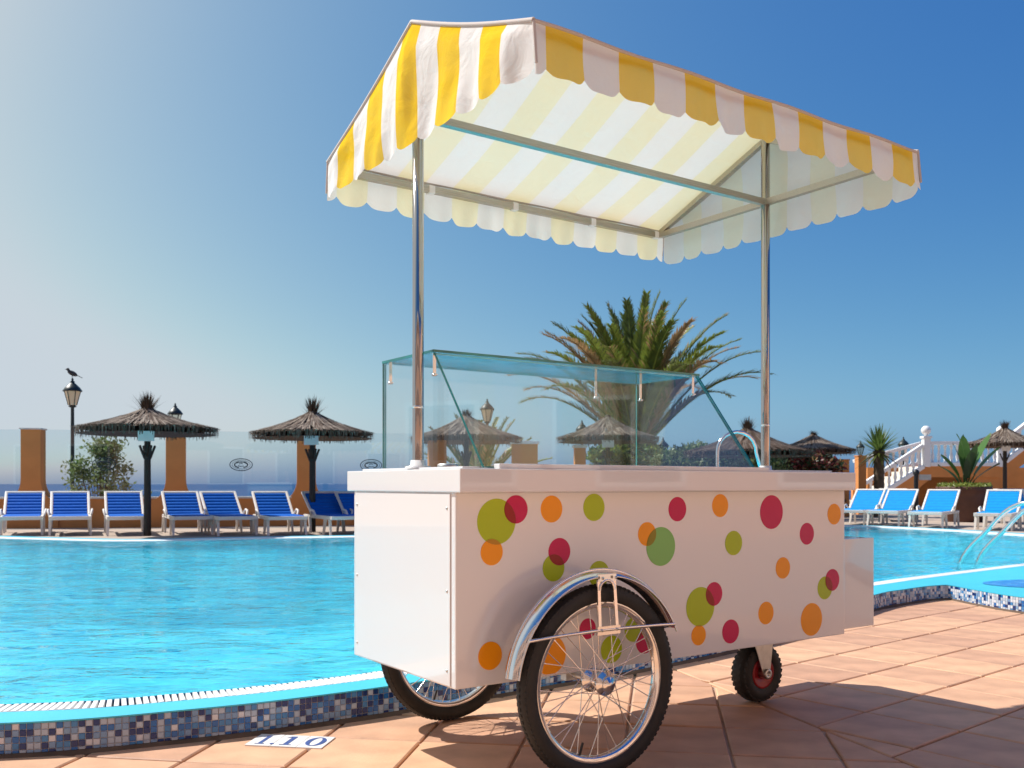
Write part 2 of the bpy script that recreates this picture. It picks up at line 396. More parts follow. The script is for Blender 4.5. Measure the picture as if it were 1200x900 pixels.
M_slat = mat('white_plastic', (.80, .80, .79), .4, rnd=.05, var=.06, vscale=30)
gr = thing('overflow_grating', 'white slatted overflow grating along the cyan pool edge', 'grating')
gb = MB(); n = len(G3)
for L, w2 in ((Gi, 1), (Go, -1)):
    pass
ga, gb2 = offset(G3, .066), offset(G3, -.066)
gb.add([(p.x, p.y, .085) for p in ga] + [(p.x, p.y, .085) for p in gb2] + [(p.x, p.y, Z_C) for p in ga] + [(p.x, p.y, Z_C) for p in gb2],
       [(i, n + i, n + i + 1, i + 1) for i in range(n - 1)] + [(n + i, 3 * n + i, 3 * n + i + 1, n + i + 1) for i in range(n - 1)] + [(2 * n + i, i, i + 1, 2 * n + i + 1) for i in range(n - 1)])
gb.build('channel', mat('gutter_blue', (.02, .08, .20), .6), gr)
sm = MB(); sm.box((-.0085, -.062, -.03), (.0085, .062, 0)); slat_me = sm.mesh('slat', M_slat, .002)
rest = MB(); acc = 0; pos = 0; cnt = 0
for p, q in zip(G3, G3[1:]):
    d = q - p; ln = d.length
    while acc <= pos + ln:
        P = p + d * ((acc - pos) / ln); acc += .0262
        if P.x < -2.6: continue
        a = atan2(d.y, d.x) + U(-.015, .015)
        if cnt < 300: link('slat', slat_me, gr, (P.x, P.y, Z_C + .0015 + U(-.0008, .0008)), a); cnt += 1
        else: rest.box((-.0085, -.062, -.03), (.0085, .062, 0), 0, Matrix.Translation((P.x, P.y, Z_C + .0015)) @ Matrix.Rotation(a, 4, 'Z'))
    pos += ln
tag(rest.build('slats', M_slat, gr), kind='stuff')

# white rim and cyan strip on the far side
rim = MB(); f0, f1, f2 = FAR, offset(FAR, -.14), offset(FAR, -.42); n = len(FAR)
for a, b, mi, z0, z1 in ((f0, f1, 0, .122, .136), (f1, f2, 1, .136, .132)):
    rim.add([(p.x, p.y, z0) for p in a] + [(p.x, p.y, z1) for p in b], [(i + 1, i, n + i, n + i + 1) for i in range(n - 1)], mi)
rim.add([(p.x, p.y, .02) for p in f0] + [(p.x, p.y, .122) for p in f0], [(i, i + 1, n + i + 1, n + i) for i in range(n - 1)], 0)
tag(rim.build('pool_rim', [M_whitep, M_cyan]), kind='structure')

# basin: sloping ledge next to the grating, walls and floor
m, n_, out = newmat('pool_tile_ripple_light'); nn = n_.nodes
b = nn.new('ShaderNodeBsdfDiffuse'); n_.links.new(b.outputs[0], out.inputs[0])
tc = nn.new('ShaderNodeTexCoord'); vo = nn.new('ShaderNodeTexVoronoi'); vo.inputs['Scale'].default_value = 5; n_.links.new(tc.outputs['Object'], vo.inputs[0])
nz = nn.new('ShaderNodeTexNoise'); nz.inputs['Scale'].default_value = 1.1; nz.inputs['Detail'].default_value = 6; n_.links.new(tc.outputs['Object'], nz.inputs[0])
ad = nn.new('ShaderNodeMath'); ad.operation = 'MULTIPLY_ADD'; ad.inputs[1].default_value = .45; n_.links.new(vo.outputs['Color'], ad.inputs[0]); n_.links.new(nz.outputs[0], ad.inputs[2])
cr = nn.new('ShaderNodeValToRGB'); cr.color_ramp.elements[0].position = .45; cr.color_ramp.elements[1].position = .95  # light and dark patches in the tile colour stand in for caustic ripples
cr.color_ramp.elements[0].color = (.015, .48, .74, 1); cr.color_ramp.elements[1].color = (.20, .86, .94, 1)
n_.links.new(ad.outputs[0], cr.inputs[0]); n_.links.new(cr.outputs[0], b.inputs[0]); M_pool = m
nw = len(WLOOP); gi_n = len(Gi) - 1
basin = MB()
in1 = offset(Gi, .50)
W0 = WLOOP; W1 = []
for i, p in enumerate(W0):
    W1.append(in1[i] if i < gi_n else p)
basin.add([(p.x, p.y, .10) for p in W0] + [(p.x, p.y, .045) for p in W1] + [(p.x, p.y, -1.1) for p in W1],
          [(r * nw + (i + 1) % nw, r * nw + i, (r + 1) * nw + i, (r + 1) * nw + (i + 1) % nw) for r in (0, 1) for i in range(nw)])
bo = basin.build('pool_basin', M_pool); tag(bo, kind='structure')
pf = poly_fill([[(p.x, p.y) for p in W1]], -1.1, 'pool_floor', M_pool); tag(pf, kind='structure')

m, n_, out = newmat('pool_water'); nn = n_.nodes; lk = n_.links.new
tc = nn.new('ShaderNodeTexCoord')
def wave(scale, st, detail, rot=0):
    mp = nn.new('ShaderNodeMapping'); mp.inputs['Scale'].default_value = st; mp.inputs['Rotation'].default_value = (0, 0, rot); lk(tc.outputs['Object'], mp.inputs[0])
    z = nn.new('ShaderNodeTexNoise'); z.inputs['Scale'].default_value = scale; z.inputs['Detail'].default_value = detail; z.inputs['Distortion'].default_value = .6
    lk(mp.outputs[0], z.inputs[0]); return z.outputs[0]
w1 = wave(2.0, (.8, 1.5, 1), 3, .2); w2 = wave(6.5, (.8, 1.4, 1), 3, -.3); w3 = wave(.5, (1, 1.3, 1), 2)
a1 = nn.new('ShaderNodeMath'); a1.operation = 'MULTIPLY_ADD'; a1.inputs[1].default_value = .42; lk(w2, a1.inputs[0]); lk(w1, a1.inputs[2])
w4 = wave(17, (.8, 1.3, 1), 2, .5)
a0 = nn.new('ShaderNodeMath'); a0.operation = 'MULTIPLY_ADD'; a0.inputs[1].default_value = .10; lk(w4, a0.inputs[0]); lk(a1.outputs[0], a0.inputs[2]); a1 = a0
a2 = nn.new('ShaderNodeMath'); a2.operation = 'MULTIPLY_ADD'; a2.inputs[1].default_value = .3; lk(w3, a2.inputs[0]); lk(a1.outputs[0], a2.inputs[2])
bp = nn.new('ShaderNodeBump'); bp.inputs['Strength'].default_value = 1.0; bp.inputs['Distance'].default_value = .05; lk(a2.outputs[0], bp.inputs['Height'])
fr = nn.new('ShaderNodeFresnel'); fr.inputs[0].default_value = 1.33; lk(bp.outputs[0], fr.inputs['Normal'])
gl = nn.new('ShaderNodeBsdfGlossy'); gl.inputs['Roughness'].default_value = .03; lk(bp.outputs[0], gl.inputs['Normal'])
tr = nn.new('ShaderNodeBsdfTransparent'); tr.inputs[0].default_value = (.86, .97, .99, 1)
rf = nn.new('ShaderNodeBsdfRefraction'); rf.inputs['IOR'].default_value = 1.33; rf.inputs[0].default_value = (.86, .97, .99, 1); rf.inputs['Roughness'].default_value = 0; lk(bp.outputs[0], rf.inputs['Normal'])
m1 = nn.new('ShaderNodeMixShader'); m1.inputs[0].default_value = .5; lk(tr.outputs[0], m1.inputs[1]); lk(rf.outputs[0], m1.inputs[2])
dfw = nn.new('ShaderNodeBsdfDiffuse'); dfw.inputs[0].default_value = (.09, .68, .80, 1); lk(bp.outputs[0], dfw.inputs['Normal'])
md_ = nn.new('ShaderNodeMixShader'); md_.inputs[0].default_value = .20; lk(m1.outputs[0], md_.inputs[1]); lk(dfw.outputs[0], md_.inputs[2])
fm = nn.new('ShaderNodeMath'); fm.operation = 'MULTIPLY'; fm.inputs[1].default_value = .8; lk(fr.outputs[0], fm.inputs[0])
m2 = nn.new('ShaderNodeMixShader'); lk(fm.outputs[0], m2.inputs[0]); lk(md_.outputs[0], m2.inputs[1]); lk(gl.outputs[0], m2.inputs[2]); lk(m2.outputs[0], out.inputs[0])
M_water = m
from mathutils import noise as mnoise
def water_sheet():
    # rippled sheet: square cells inside the outline, the rim cells pulled onto the outline
    PL = [(p.x, p.y) for p in W0]; NP = len(PL); dx, dy = .075, .055
    x0 = min(p[0] for p in PL) - dx; x1 = max(p[0] for p in PL) + dx; y0 = min(p[1] for p in PL) - dy; y1 = max(p[1] for p in PL) + dy
    nx, ny = int((x1 - x0) / dx) + 1, int((y1 - y0) / dy) + 1; inside = []
    for j in range(ny + 1):
        y = y0 + j * dy; xs = []
        for i in range(NP):
            a, c = PL[i], PL[(i + 1) % NP]
            if (a[1] > y) != (c[1] > y): xs.append(a[0] + (y - a[1]) * (c[0] - a[0]) / (c[1] - a[1]))
        xs.sort(); row = [False] * (nx + 1)
        for k in range(0, len(xs) - 1, 2):
            for i in range(max(0, math.ceil((xs[k] - x0) / dx)), min(nx, math.floor((xs[k + 1] - x0) / dx)) + 1): row[i] = True
        inside.append(row)
    idx = {}; vs = []; fs = []
    def snap(x, y):
        best = None
        for i in range(NP):
            a, c = PL[i], PL[(i + 1) % NP]; ex, ey = c[0] - a[0], c[1] - a[1]; q = ex * ex + ey * ey
            t = 0 if q == 0 else max(0, min(1, ((x - a[0]) * ex + (y - a[1]) * ey) / q)); px, py = a[0] + ex * t, a[1] + ey * t; d = (px - x) ** 2 + (py - y) ** 2
            if best is None or d < best[0]: best = (d, px, py)
        return best[1], best[2]
    def vid(i, j):
        if (i, j) in idx: return idx[(i, j)]
        x, y = x0 + i * dx, y0 + j * dy
        if inside[j][i]:
            z = Z_W + .0105 * mnoise.noise((x * 1.5, y * 2.2, 3.1)) + .0056 * mnoise.noise((x * 3.8 + 9, y * 6.0, 7.7)) + .0022 * mnoise.noise((x * 7, y * 10, 1.3))
            if not (inside[j - 1][i] and inside[min(ny, j + 1)][i] and inside[j][i - 1] and inside[j][min(nx, i + 1)]): z = min(z, Z_W)
        else: x, y = snap(x, y); z = Z_W - .001
        idx[(i, j)] = len(vs); vs.append((x, y, z)); return len(vs) - 1
    for j in range(ny):
        for i in range(nx):
            if inside[j][i] or inside[j][i + 1] or inside[j + 1][i] or inside[j + 1][i + 1]: fs.append((vid(i, j), vid(i + 1, j), vid(i + 1, j + 1), vid(i, j + 1)))
    m = MB(); m.add(vs, fs, 0, True); return m.build('pool_water', M_water)
tag(water_sheet(), kind='structure')

# sea
M_sea = mat('sea_water', (.004, .055, .16), .55, spec=.12, var=.25, vscale=.05, bump=.6, bscale=.35, stretch=(.4, 1, 1))
s_ = MB(); s_.add([(-9000, 40, -4), (9000, 40, -4), (9000, 15000, -4), (-9000, 15000, -4)], [(0, 1, 2, 3)]); tag(s_.build('sea', M_sea), kind='structure')

# mosaic medallion set in the platform
md = thing('mosaic_medallion', 'oval blue mosaic medallion set flat in the cyan pool platform', 'mosaic', (4.85, 7.78, Z_C + .001))
e_ = MB(); N = 48
for (rx, ry, z, mi) in ((.95, .42, .003, 0), (.60, .26, .006, 1)):
    e_.add([(rx * cos(2 * pi * i / N), ry * sin(2 * pi * i / N), z) for i in range(N)], [tuple(range(N))], mi)
m_, n_, out = newmat('medallion_mosaic'); nn = n_.nodes
vb = nn.new('ShaderNodeTexVoronoi'); vb.inputs['Scale'].default_value = 30; vb.inputs['Randomness'].default_value = .25
tcc = nn.new('ShaderNodeTexCoord'); n_.links.new(tcc.outputs['Object'], vb.inputs[0])
rp = nn.new('ShaderNodeValToRGB'); rp.color_ramp.interpolation = 'CONSTANT'
rp.color_ramp.elements[0].color = (.02, .20, .55, 1); rp.color_ramp.elements[1].position = .4; rp.color_ramp.elements[1].color = (.02, .22, .60, 1)
ee = rp.color_ramp.elements.new(.75); ee.color = (.10, .38, .70, 1)
df = nn.new('ShaderNodeBsdfPrincipled'); df.inputs['Roughness'].default_value = .3
n_.links.new(vb.outputs['Color'], rp.inputs[0]); n_.links.new(rp.outputs[0], df.inputs[0]); n_.links.new(df.outputs[0], out.inputs[0])
e_.build('field', [m_, NAVY], md)
md2 = MB(); md2.add([(rx * 1.0, ry * 1.0, .004) for rx, ry in ((-.1, .45), (1.7, .45), (1.7, 1.1), (.55, 1.0))], [(0, 1, 2, 3)])
md2.build('border_panel', mat('brown_mosaic', (.24, .15, .14), .5, var=.4, vscale=40), md)

# ------------------------------------------------------------ the cart (local x along the cart, -y towards its decorated side)
cart = thing('vending_cart', 'white ice cream cart with coloured dots, glass case and striped yellow awning', 'cart', (.4062, 3.7003, 0), radians(34.487))
X0, X1, Y0, Y1, ZB, ZT = -.948, .944, -.36, .361, .323, .925
b = MB(); b.box((X0, Y0, ZB), (X1, Y1, ZT)); body = b.build('body', M_white, cart, .005)
b = MB(); b.box((X0 - .004, Y0 + .028, ZB + .006), (X0 + .003, Y1 - .02, ZT - .006)); b.build('end_panel', M_white, body, .0015)
b = MB()
for yy in (-.315, .30):
    for zz in (.37, .88): b.lathe([(.0045, 0), (.004, .002), (0, .0025)], 8, axis='y', c=(0, 0, 0))
sc = MB(); sc.lathe([(.005, 0), (.0045, .0018), (0, .0024)], 8); sme = sc.mesh('screw', M_galv)
for yy in (-.315, .325):
    for zz in (.375, .62, .875):
        o = link('screw', sme, body, (X0 - .004, yy, zz)); o.rotation_euler = (0, -pi / 2, 0)
b = MB(); b.box((X1 - .004, -.345, .339), (1.168, .345, .718)); b.build('compressor_box', M_white, cart, .005)
b = MB(); b.box((-.956, -.40, .9235), (.963, .404, .997)); lid = b.build('worktop', M_white, cart, .004)
b = MB(); b.box((-.80, -.378, .9965), (.452, -.345, 1.0135)); b.build('rail', M_white, lid, .003)
b = MB(); b.box((-.905, -.33, .9965), (.90, .38, 1.0045)); b.build('top_plate', M_white, lid, .002)
b = MB(); b.lathe([(.035, 0), (.035, .010), (.028, .013), (0, .013)], 20); b.build('cap', M_galv, lid, loc=(-.845, -.14, 1.004))
b = MB()
for i in range(1): b.box((X0 + .10, Y0 + .12, ZB - .02), (X1 - .05, Y1 - .12, ZB + .004))
b.build('chassis', M_galv, cart)

DOTS = [('g', -0.799, 0.832, 0.072), ('m', -0.725, 0.869, 0.045), ('o', -0.817, 0.737, 0.041), ('o', -0.584, 0.868, 0.044), ('g', -0.406, 0.871, 0.046), ('g', -0.576, 0.676, 0.044), ('m', -0.552, 0.728, 0.045), ('g', -0.384, 0.645, 0.045), ('o', -0.823, 0.415, 0.044), ('m', -0.019, 0.859, 0.044), ('o', -0.166, 0.774, 0.042), ('t', -0.1, 0.728, 0.069), ('o', 0.201, 0.869, 0.043), ('m', 0.487, 0.84, 0.066), ('g', 0.273, 0.727, 0.046), ('m', 0.7, 0.749, 0.044), ('o', 0.874, 0.825, 0.043), ('o', 0.554, 0.619, 0.042), ('g', 0.814, 0.524, 0.047), ('m', 0.862, 0.554, 0.045), ('g', 0.097, 0.5, 0.072), ('m', 0.168, 0.542, 0.044), ('o', 0.088, 0.396, 0.037), ('m', 0.257, 0.395, 0.045), ('o', 0.455, 0.449, 0.044), ('o', 0.729, 0.402, 0.066), ('o', -0.59, 0.393, 0.064), ('m', -0.433, 0.465, 0.035), ('g', -0.329, 0.386, 0.047), ('g', -0.228, 0.444, 0.042), ('m', -0.176, 0.398, 0.042)]
DC = {'g': (.42, .54, .014), 'm': (.56, .004, .085), 'o': (.90, .33, .008), 't': (.23, .52, .14)}
DM = {k: mat('vinyl_' + {'g': 'green', 'm': 'magenta', 'o': 'orange', 't': 'leaf_green'}[k], c, .25, coat=0, spec=.35) for k, c in DC.items()}
def disc_poly(x, z, r, n=48): return [(x + r * cos(2 * pi * i / n), z + r * sin(2 * pi * i / n)) for i in range(n)]
def sticker(poly, d, name, m):
    b = MB(); n = len(poly); b.add([(x, Y0 + .001, z) for x, z in poly] + [(x, Y0 - d, z) for x, z in poly], [tuple(range(n, 2 * n))] + [(i, (i + 1) % n, n + (i + 1) % n, n + i) for i in range(n)])
    b.build(name, m, body)
for i, (k, x, z, r) in enumerate(DOTS):
    sticker(disc_poly(x, z, r), .0006 + .0004 * (i % 3), 'dot', DM[k])
    for k2, x2, z2, r2 in DOTS[:i]:
        if hypot(x - x2, z - z2) < r + r2 - .004:
            q = disc_poly(x, z, r)
            for j in range(48):
                a = 2 * pi * (j + .5) / 48
                q = clip(q, x2 + r2 * cos(a), z2 + r2 * sin(a), -cos(a), -sin(a))
                if len(q) < 3: break
            if len(q) < 3: continue
            c = tuple(min(1, a * b * 1.25 + .01) for a, b in zip(DC[k], DC[k2]))
            sticker(q, .0022, 'dot_overlap', mat('vinyl_mix_' + k + k2, c, .3, spec=.35))

# glass case
M_glass = glass_mat('case_glass', (.978, .994, .994)); M_gtop = glass_mat('case_top_glass_pool_tint', (.60, .91, .985), 1.95); M_edge = mat('glass_edge', (.01, .20, .19), .12, coat=.5, var=.5, vscale=6)  # cyan tint of the top pane stands in for the pool's reflection
def pane(poly, off, name, gm=None):
    """poly: 3-D outline; off: thickness vector; faces clear, edges green"""
    b = MB(); n = len(poly); A = [Vector(p) for p in poly]; B = [p + Vector(off) for p in A]
    b.add(A + B, [tuple(range(n))[::-1], tuple(range(n, 2 * n))], 0)
    b.add(A + B, [(i, (i + 1) % n, n + (i + 1) % n, n + i) for i in range(n)], 1)
    return b.build(name, [gm or M_glass, M_edge], cart)
GX0, GX1, GZ, GZ0 = -.845, .415, 1.394, 1.0045
for gx, sgn in ((GX0, 1), (GX1, -1)):
    pane([(gx, -.346, GZ0), (gx, .335, GZ0), (gx, .335, GZ), (gx, -.042, GZ)], (.009 * sgn, 0, 0), 'side_pane')
pane([(GX0 + .0095, -.346, GZ0), (GX1 - .0095, -.346, GZ0), (GX1 - .0095, -.042, GZ - .001), (GX0 + .0095, -.042, GZ - .001)], (0, .0085, -.004), 'front_pane')
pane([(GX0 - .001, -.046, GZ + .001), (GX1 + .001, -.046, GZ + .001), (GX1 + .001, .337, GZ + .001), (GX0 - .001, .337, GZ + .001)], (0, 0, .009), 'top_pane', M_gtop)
pane([(GX0 + .01, .325, GZ0), (GX1 - .01, .325, GZ0), (GX1 - .01, .325, GZ - .001), (GX0 + .01, .325, GZ - .001)], (0, .008, 0), 'back_pane')
for x, y, z, dx, dy in ((GX0 + .01, .29, GZ, 0, -1), (GX0 + .012, -.03, GZ, 0, 1), (GX1 - .012, -.02, GZ, 0, 1), (GX1 - .012, .30, GZ, 0, -1), (GX1 - .25, .322, GZ, 0, -1)):
    b = MB(); b.box((x - .006, y - .012, z - .075), (x + .006, y + .012, z - .072)); b.bar((x, y, z), (x, y, z - .075), .012, .003)
    b.lathe([(.009, -.004), (.009, .004), (0, .0045)], 10, c=(x, y, z - .074)); b.build('bracket', M_chrome, cart)

# awning frame
AX0, AX1, AYC, AYH, ZE, ZR = -.908, .915, -.01, .70, 2.195, 2.492
for px in (-.885, .862):
    b = MB(); b.lathe([(.0195, 1.0), (.0195, ZR - .02), (0, ZR - .02)], 20, c=(px, AYC, 0))
    po = b.build('post', M_steel, cart)
    b = MB(); b.lathe([(.045, 1.0), (.045, 1.008), (.028, 1.012), (.026, 1.03), (.0198, 1.03)], 20, c=(px, AYC, 0)); b.build('base_flange', M_white, po)
    b = MB(); b.lathe([(.0196, 1.205), (.0208, 1.207), (.0208, 1.211), (.0196, 1.213)], 20, c=(px, AYC, 0)); b.build('joint_ring', M_chrome, po)
def beam(p, q, name='beam', w=.026): b = MB(); b.bar(p, q, w); b.build(name, M_alu, cart)
beam((-.885, AYC, ZE), (.862, AYC, ZE)); beam((-.885, AYC + AYH - .02, ZE), (.862, AYC + AYH - .02, ZE)); beam((-.885, AYC - AYH + .02, ZE), (.862, AYC - AYH + .02, ZE))
for px in (-.885, .862):
    beam((px, AYC - AYH + .033, ZE), (px, AYC - .013, ZE)); beam((px, AYC + .013, ZE), (px, AYC + AYH - .033, ZE))
    beam((px, AYC - AYH + .03, ZE + .012), (px, AYC - .015, ZR - .026), 'rafter', .022); beam((px, AYC + AYH - .03, ZE + .012), (px, AYC + .015, ZR - .026), 'rafter', .022)
for x in (-.45, -.02, .43, .84):
    b = MB(); b.box((x - .014, AYC + AYH - .036, ZE - .018), (x + .014, AYC + AYH - .003, ZE + .016)); b.build('clip', M_slat, cart, .003)
# awning cloth
SX0, SPER = -.868, .2685; GPER = .2545; SY0 = AYC - GPER / 4
M_fx = fabric_mat('awning_cloth_stripes', 'X', SX0, SPER); M_fy = fabric_mat('awning_cloth_gable', 'Y', SY0, GPER)
def roof_z(y):
    t = abs(y - AYC) / AYH; return ZR + .012 - (ZR - ZE - .02) * t - .012 * sin(pi * t)
def grid(fn, nu, nv, name, m, flip=False):
    b = MB(); vs = [fn(i / nu, j / nv) for j in range(nv + 1) for i in range(nu + 1)]; K = nu + 1
    f = [(j * K + i, j * K + i + 1, (j + 1) * K + i + 1, (j + 1) * K + i) for j in range(nv) for i in range(nu)]
    b.add(vs, [q[::-1] for q in f] if flip else f, 0, True); return b.build(name, m, cart)
def rip(x, y): return .003 * sin(x * 9 + y * 3) + .002 * sin(x * 23 - y * 11)
for sgn in (-1, 1):
    def fn(u, v, sgn=sgn):
        x = AX0 + (AX1 - AX0) * u; y = AYC + sgn * AYH * v
        sag = .010 * sin(pi * u) * sin(pi * v)
        return (x, y, roof_z(y) - sag + rip(x, y) * sin(pi * v))
    grid(fn, 56, 14, 'roof_cloth', M_fx, sgn < 0)
VAL = .150
def scal(c, c0, per):
    u = (((c - c0) / (per / 2)) % 1.0) * 2 - 1; return VAL - .026 * abs(u) ** 4.2
for sgn in (-1, 1):
    ye = AYC + sgn * AYH
    def fn(u, v, sgn=sgn, ye=ye):
        x = AX0 + (AX1 - AX0) * u; d = scal(x, SX0, SPER) * v
        wob = .012 * v * sin(x * 23.4 + 1.3) + .008 * v * sin(x * 58 + 2 + 3 * sin(x * 5)) + .006 * sin(x * 11) * sin(pi * v)
        return (x, ye + sgn * (.012 * v + wob * .8), roof_z(ye) - d)
    grid(fn, 190, 8, 'valance', M_fx, sgn < 0)
for sgn, xe in ((-1, AX0), (1, AX1)):
    def fn(u, v, sgn=sgn, xe=xe):
        y = AYC - AYH + 2 * AYH * u; zt = roof_z(y) - .001; zb = ZE + .012 - ((VAL * .35 + .65 * scal(y, SY0, GPER)) * .84 if sgn < 0 else scal(y, SY0, GPER))
        z = zt + (zb - zt) * v
        fold = .016 + .008 * sin(y * 22 + 1) * v + .010 * sin(y * 9 + z * 6) * sin(pi * v) + .004 * sin(y * 47 + z * 17) * v
        if abs(y - AYC) < .05 and sgn < 0: fold += .010 * sin(pi * v) * (1 - abs(y - AYC) / .05)
        return (xe + sgn * fold * min(1, v * 5) * min(1, 14 * u, 14 * (1 - u)), y, z)
    grid(fn, 132, 14, 'gable_cloth', M_fy, sgn > 0)
M_pipe = mat('grey_piping', (.52, .47, .44), .8)
pp = [(AYC - AYH + 2 * AYH * i / 24) for i in range(25)]
for xe in (AX0, AX1):
    b = MB(); b.tube([(xe, y, roof_z(y) + .002) for y in pp], .0075, 6); b.build('piping', M_pipe, cart)
for ye in (AYC - AYH, AYC + AYH):
    b = MB(); b.tube([(AX0 + (AX1 - AX0) * i / 24, ye, roof_z(ye) + .001 + .003 * sin(i)) for i in range(25)], .006, 6); b.build('piping', M_pipe, cart)
    for xe in (AX0, AX1):
        b = MB(); b.tube([(xe, ye, roof_z(ye)), (xe, ye + (.012 if ye > 0 else -.012), roof_z(ye) - VAL + .03)], .005, 6); b.build('piping', M_pipe, cart)

# wheels
RW = .315; AXX = -.482; WS = RW / .302
def make_wheel(y, side):
    wh = link('wheel', None, cart, (AXX, y, RW)); wh.scale = (WS, WS, WS)
    b = MB(); b.lathe([(.243 + .0, -.012), (.247, -.019), (.258, -.0245), (.272, -.0265), (.287, -.024), (.2965, -.016), (.300, 0), (.2965, .016), (.287, .024), (.272, .0265), (.258, .0245), (.247, .019), (.243, .012)], 72, axis='y')
    K = 96
    for i in range(K):      # tread lugs
        a = 2 * pi * i / K
        for yy, rr, wd in ((-.0195, .2895, .009), (0, .2985, .008), (.0195, .2895, .009)):
            aa = a + (pi / K if yy == 0 else 0); M4 = Matrix.Rotation(-aa, 4, 'Y') @ Matrix.Translation((rr, yy, 0))
            b.box((-.004, -wd / 2, -.0055), (.0028, wd / 2, .0055), 0, M4)
    b.build('tyre', M_rubber, wh)
    b = MB(); b.lathe([(.246, -.013), (.2495, -.0165), (.246, -.0175), (.236, -.016), (.230, -.011), (.226, 0), (.230, .011), (.236, .016), (.246, .0175), (.2495, .0165), (.246, .013), (.240, .008), (.240, -.008), (.246, -.013)], 72, axis='y')
    b.build('rim', M_chrome, wh)
    b = MB(); b.lathe([(0, -.060), (.008, -.060), (.009, -.056), (.021, -.055), (.024, -.050), (.024, -.040), (.039, -.036), (.039, -.031), (.020, -.026), (.017, 0), (.020, .026), (.039, .031), (.039, .036), (.017, .036), (.017, .043), (.010, .06), (0, .06)], 24, axis='y')
    b.build('hub', M_chrome, wh)
    sp = MB(); sp.tube([(0, 0, 0), (0, 0, 1)], .0016, 5)
    for i in range(36):
        a = 2 * pi * i / 36; s2 = 1 if i % 2 else -1; lead = radians(62) * (1 if (i // 2) % 2 else -1)
        p = Vector((.036 * cos(a + lead), .0335 * s2, .036 * sin(a + lead))); q = Vector((.2335 * cos(a), .004 * s2, .2335 * sin(a)))
        b = MB(); b.tube([p, q], .0016, 5); b.tube([p + (q - p) * .94, q], .0026, 5); b.build('spoke', M_chrome, wh)
    b = MB(); b.tube([(.232 * cos(-1.9), .0, .232 * sin(-1.9)), (.19 * cos(-1.9), 0, .19 * sin(-1.9))], .004, 8); b.build('valve', M_black, wh)
    # mudguard and its stays
    mg = link('mudguard', None, cart, (AXX, y, RW)); mg.scale = (WS, WS, WS)
    prof = [(.326, -.036), (.333, -.030), (.339, -.020), (.343, -.010), (.3445, 0), (.343, .010), (.339, .020), (.333, .030), (.326, .036)]
    b = MB(); b.lathe(prof, 48, axis='y', a0=radians(24), a1=radians(172)); b.lathe([(r - .0025, h * .94) for r, h in prof][::-1], 48, axis='y', a0=radians(24), a1=radians(172))
    for sg in (-1, 1): b.tube([(.326 * cos(radians(24 + 148 * i / 40)), sg * .036, .326 * sin(radians(24 + 148 * i / 40))) for i in range(41)], .0026, 6)
    b.tube([(.3445 * cos(radians(24 + 148 * i / 40)), 0, .3445 * sin(radians(24 + 148 * i / 40))) for i in range(41)], .005, 6)
    b.build('guard', M_chrome, mg)
    yo = -.043 * side
    b = MB(); zb = .165
    b.tube([(-.29, yo * .9, zb - .01), (-.20, yo, zb - .004), (-.05, yo * 1.1, zb), (.05, yo * 1.1, zb), (.20, yo, zb - .004), (.285, yo * .9, zb - .008)], .0055, 8)
    b.box((-.045, yo * 1.1 - .004, zb - .014), (.045, yo * 1.1 + .004, zb + .012))
    b.build('stay', M_chrome, mg, .0)
    b = MB()
    for xs in (-.034, .034): b.bar((xs, yo * 1.1, zb + .008), (xs * .9, yo * .86, .322), .011, .005, up=(0, 1, 0))
    b.tube([(.03 * cos(t * pi / 8), yo * .95, .285 + .03 * sin(t * pi / 8)) for t in range(9)], .005, 6)
    b.box((-.036, yo * .9 - .004, .312), (.036, yo * .9 + .004, .334)); b.build('yoke', M_chrome, mg)
    sc2 = MB(); sc2.lathe([(.005, 0), (.0045, .003), (0, .004)], 8); me2 = sc2.mesh('bolt', M_galv)
    for xs, zs in ((-.03, zb), (.03, zb), (-.026, .323), (.026, .323)):
        o = link('bolt', me2, mg, (xs, yo * 1.1 - .004 * side, zs)); o.rotation_euler = (pi / 2 * side, 0, 0)
make_wheel(-.475, 1); make_wheel(.452, -1)
b = MB(); b.tube([(AXX, -.52, RW), (AXX, .50, RW)], .010, 10)
for yy in (-.33, .33): b.box((AXX - .03, yy - .015, RW - .018), (AXX + .03, yy + .015, ZB + .004))
b.build('axle', M_galv, cart)
# castor
RC = .130; cx_, cy_ = .783, -.03
ct = link('castor', None, cart, (cx_, cy_, RC))
b = MB(); b.lathe([(.066, -.034), (.078, -.041), (.098, -.0435), (.115, -.038), (.126, -.024), (.1285, 0), (.126, .024), (.115, .038), (.098, .0435), (.078, .041), (.066, .034)], 48, axis='y')
for i in range(30):
    a = 2 * pi * i / 30
    for yy, rr, sk in ((-.030, .118, .25), (-.010, .1255, -.25), (.010, .1255, .25), (.030, .118, -.25)):
        b.box((-.005, -.0085, -.008), (.0025, .0085, .008), 0, Matrix.Rotation(-(a + (pi / 30 if abs(yy) < .02 else 0)), 4, 'Y') @ Matrix.Translation((rr, yy, 0)) @ Matrix.Rotation(sk, 4, 'X'))
b.build('tyre', M_rubber, ct)
b = MB(); b.lathe([(0, -.020), (.026, -.022), (.030, -.033), (.046, -.030), (.058, -.037), (.067, -.037), (.068, -.03), (.068, .03), (.067, .037), (.058, .037), (.03, .033), (0, .02)], 36, axis='y'); b.build('rim', M_red, ct)
b = MB(); b.lathe([(0, -.058), (.008, -.058), (.0085, -.066), (.021, -.066), (.0225, -.062), (.0195, .058), (0, .058)], 20, axis='y'); b.build('axle_nut', M_galv, ct)
b = MB(); ztop = ZB - .02 - RC
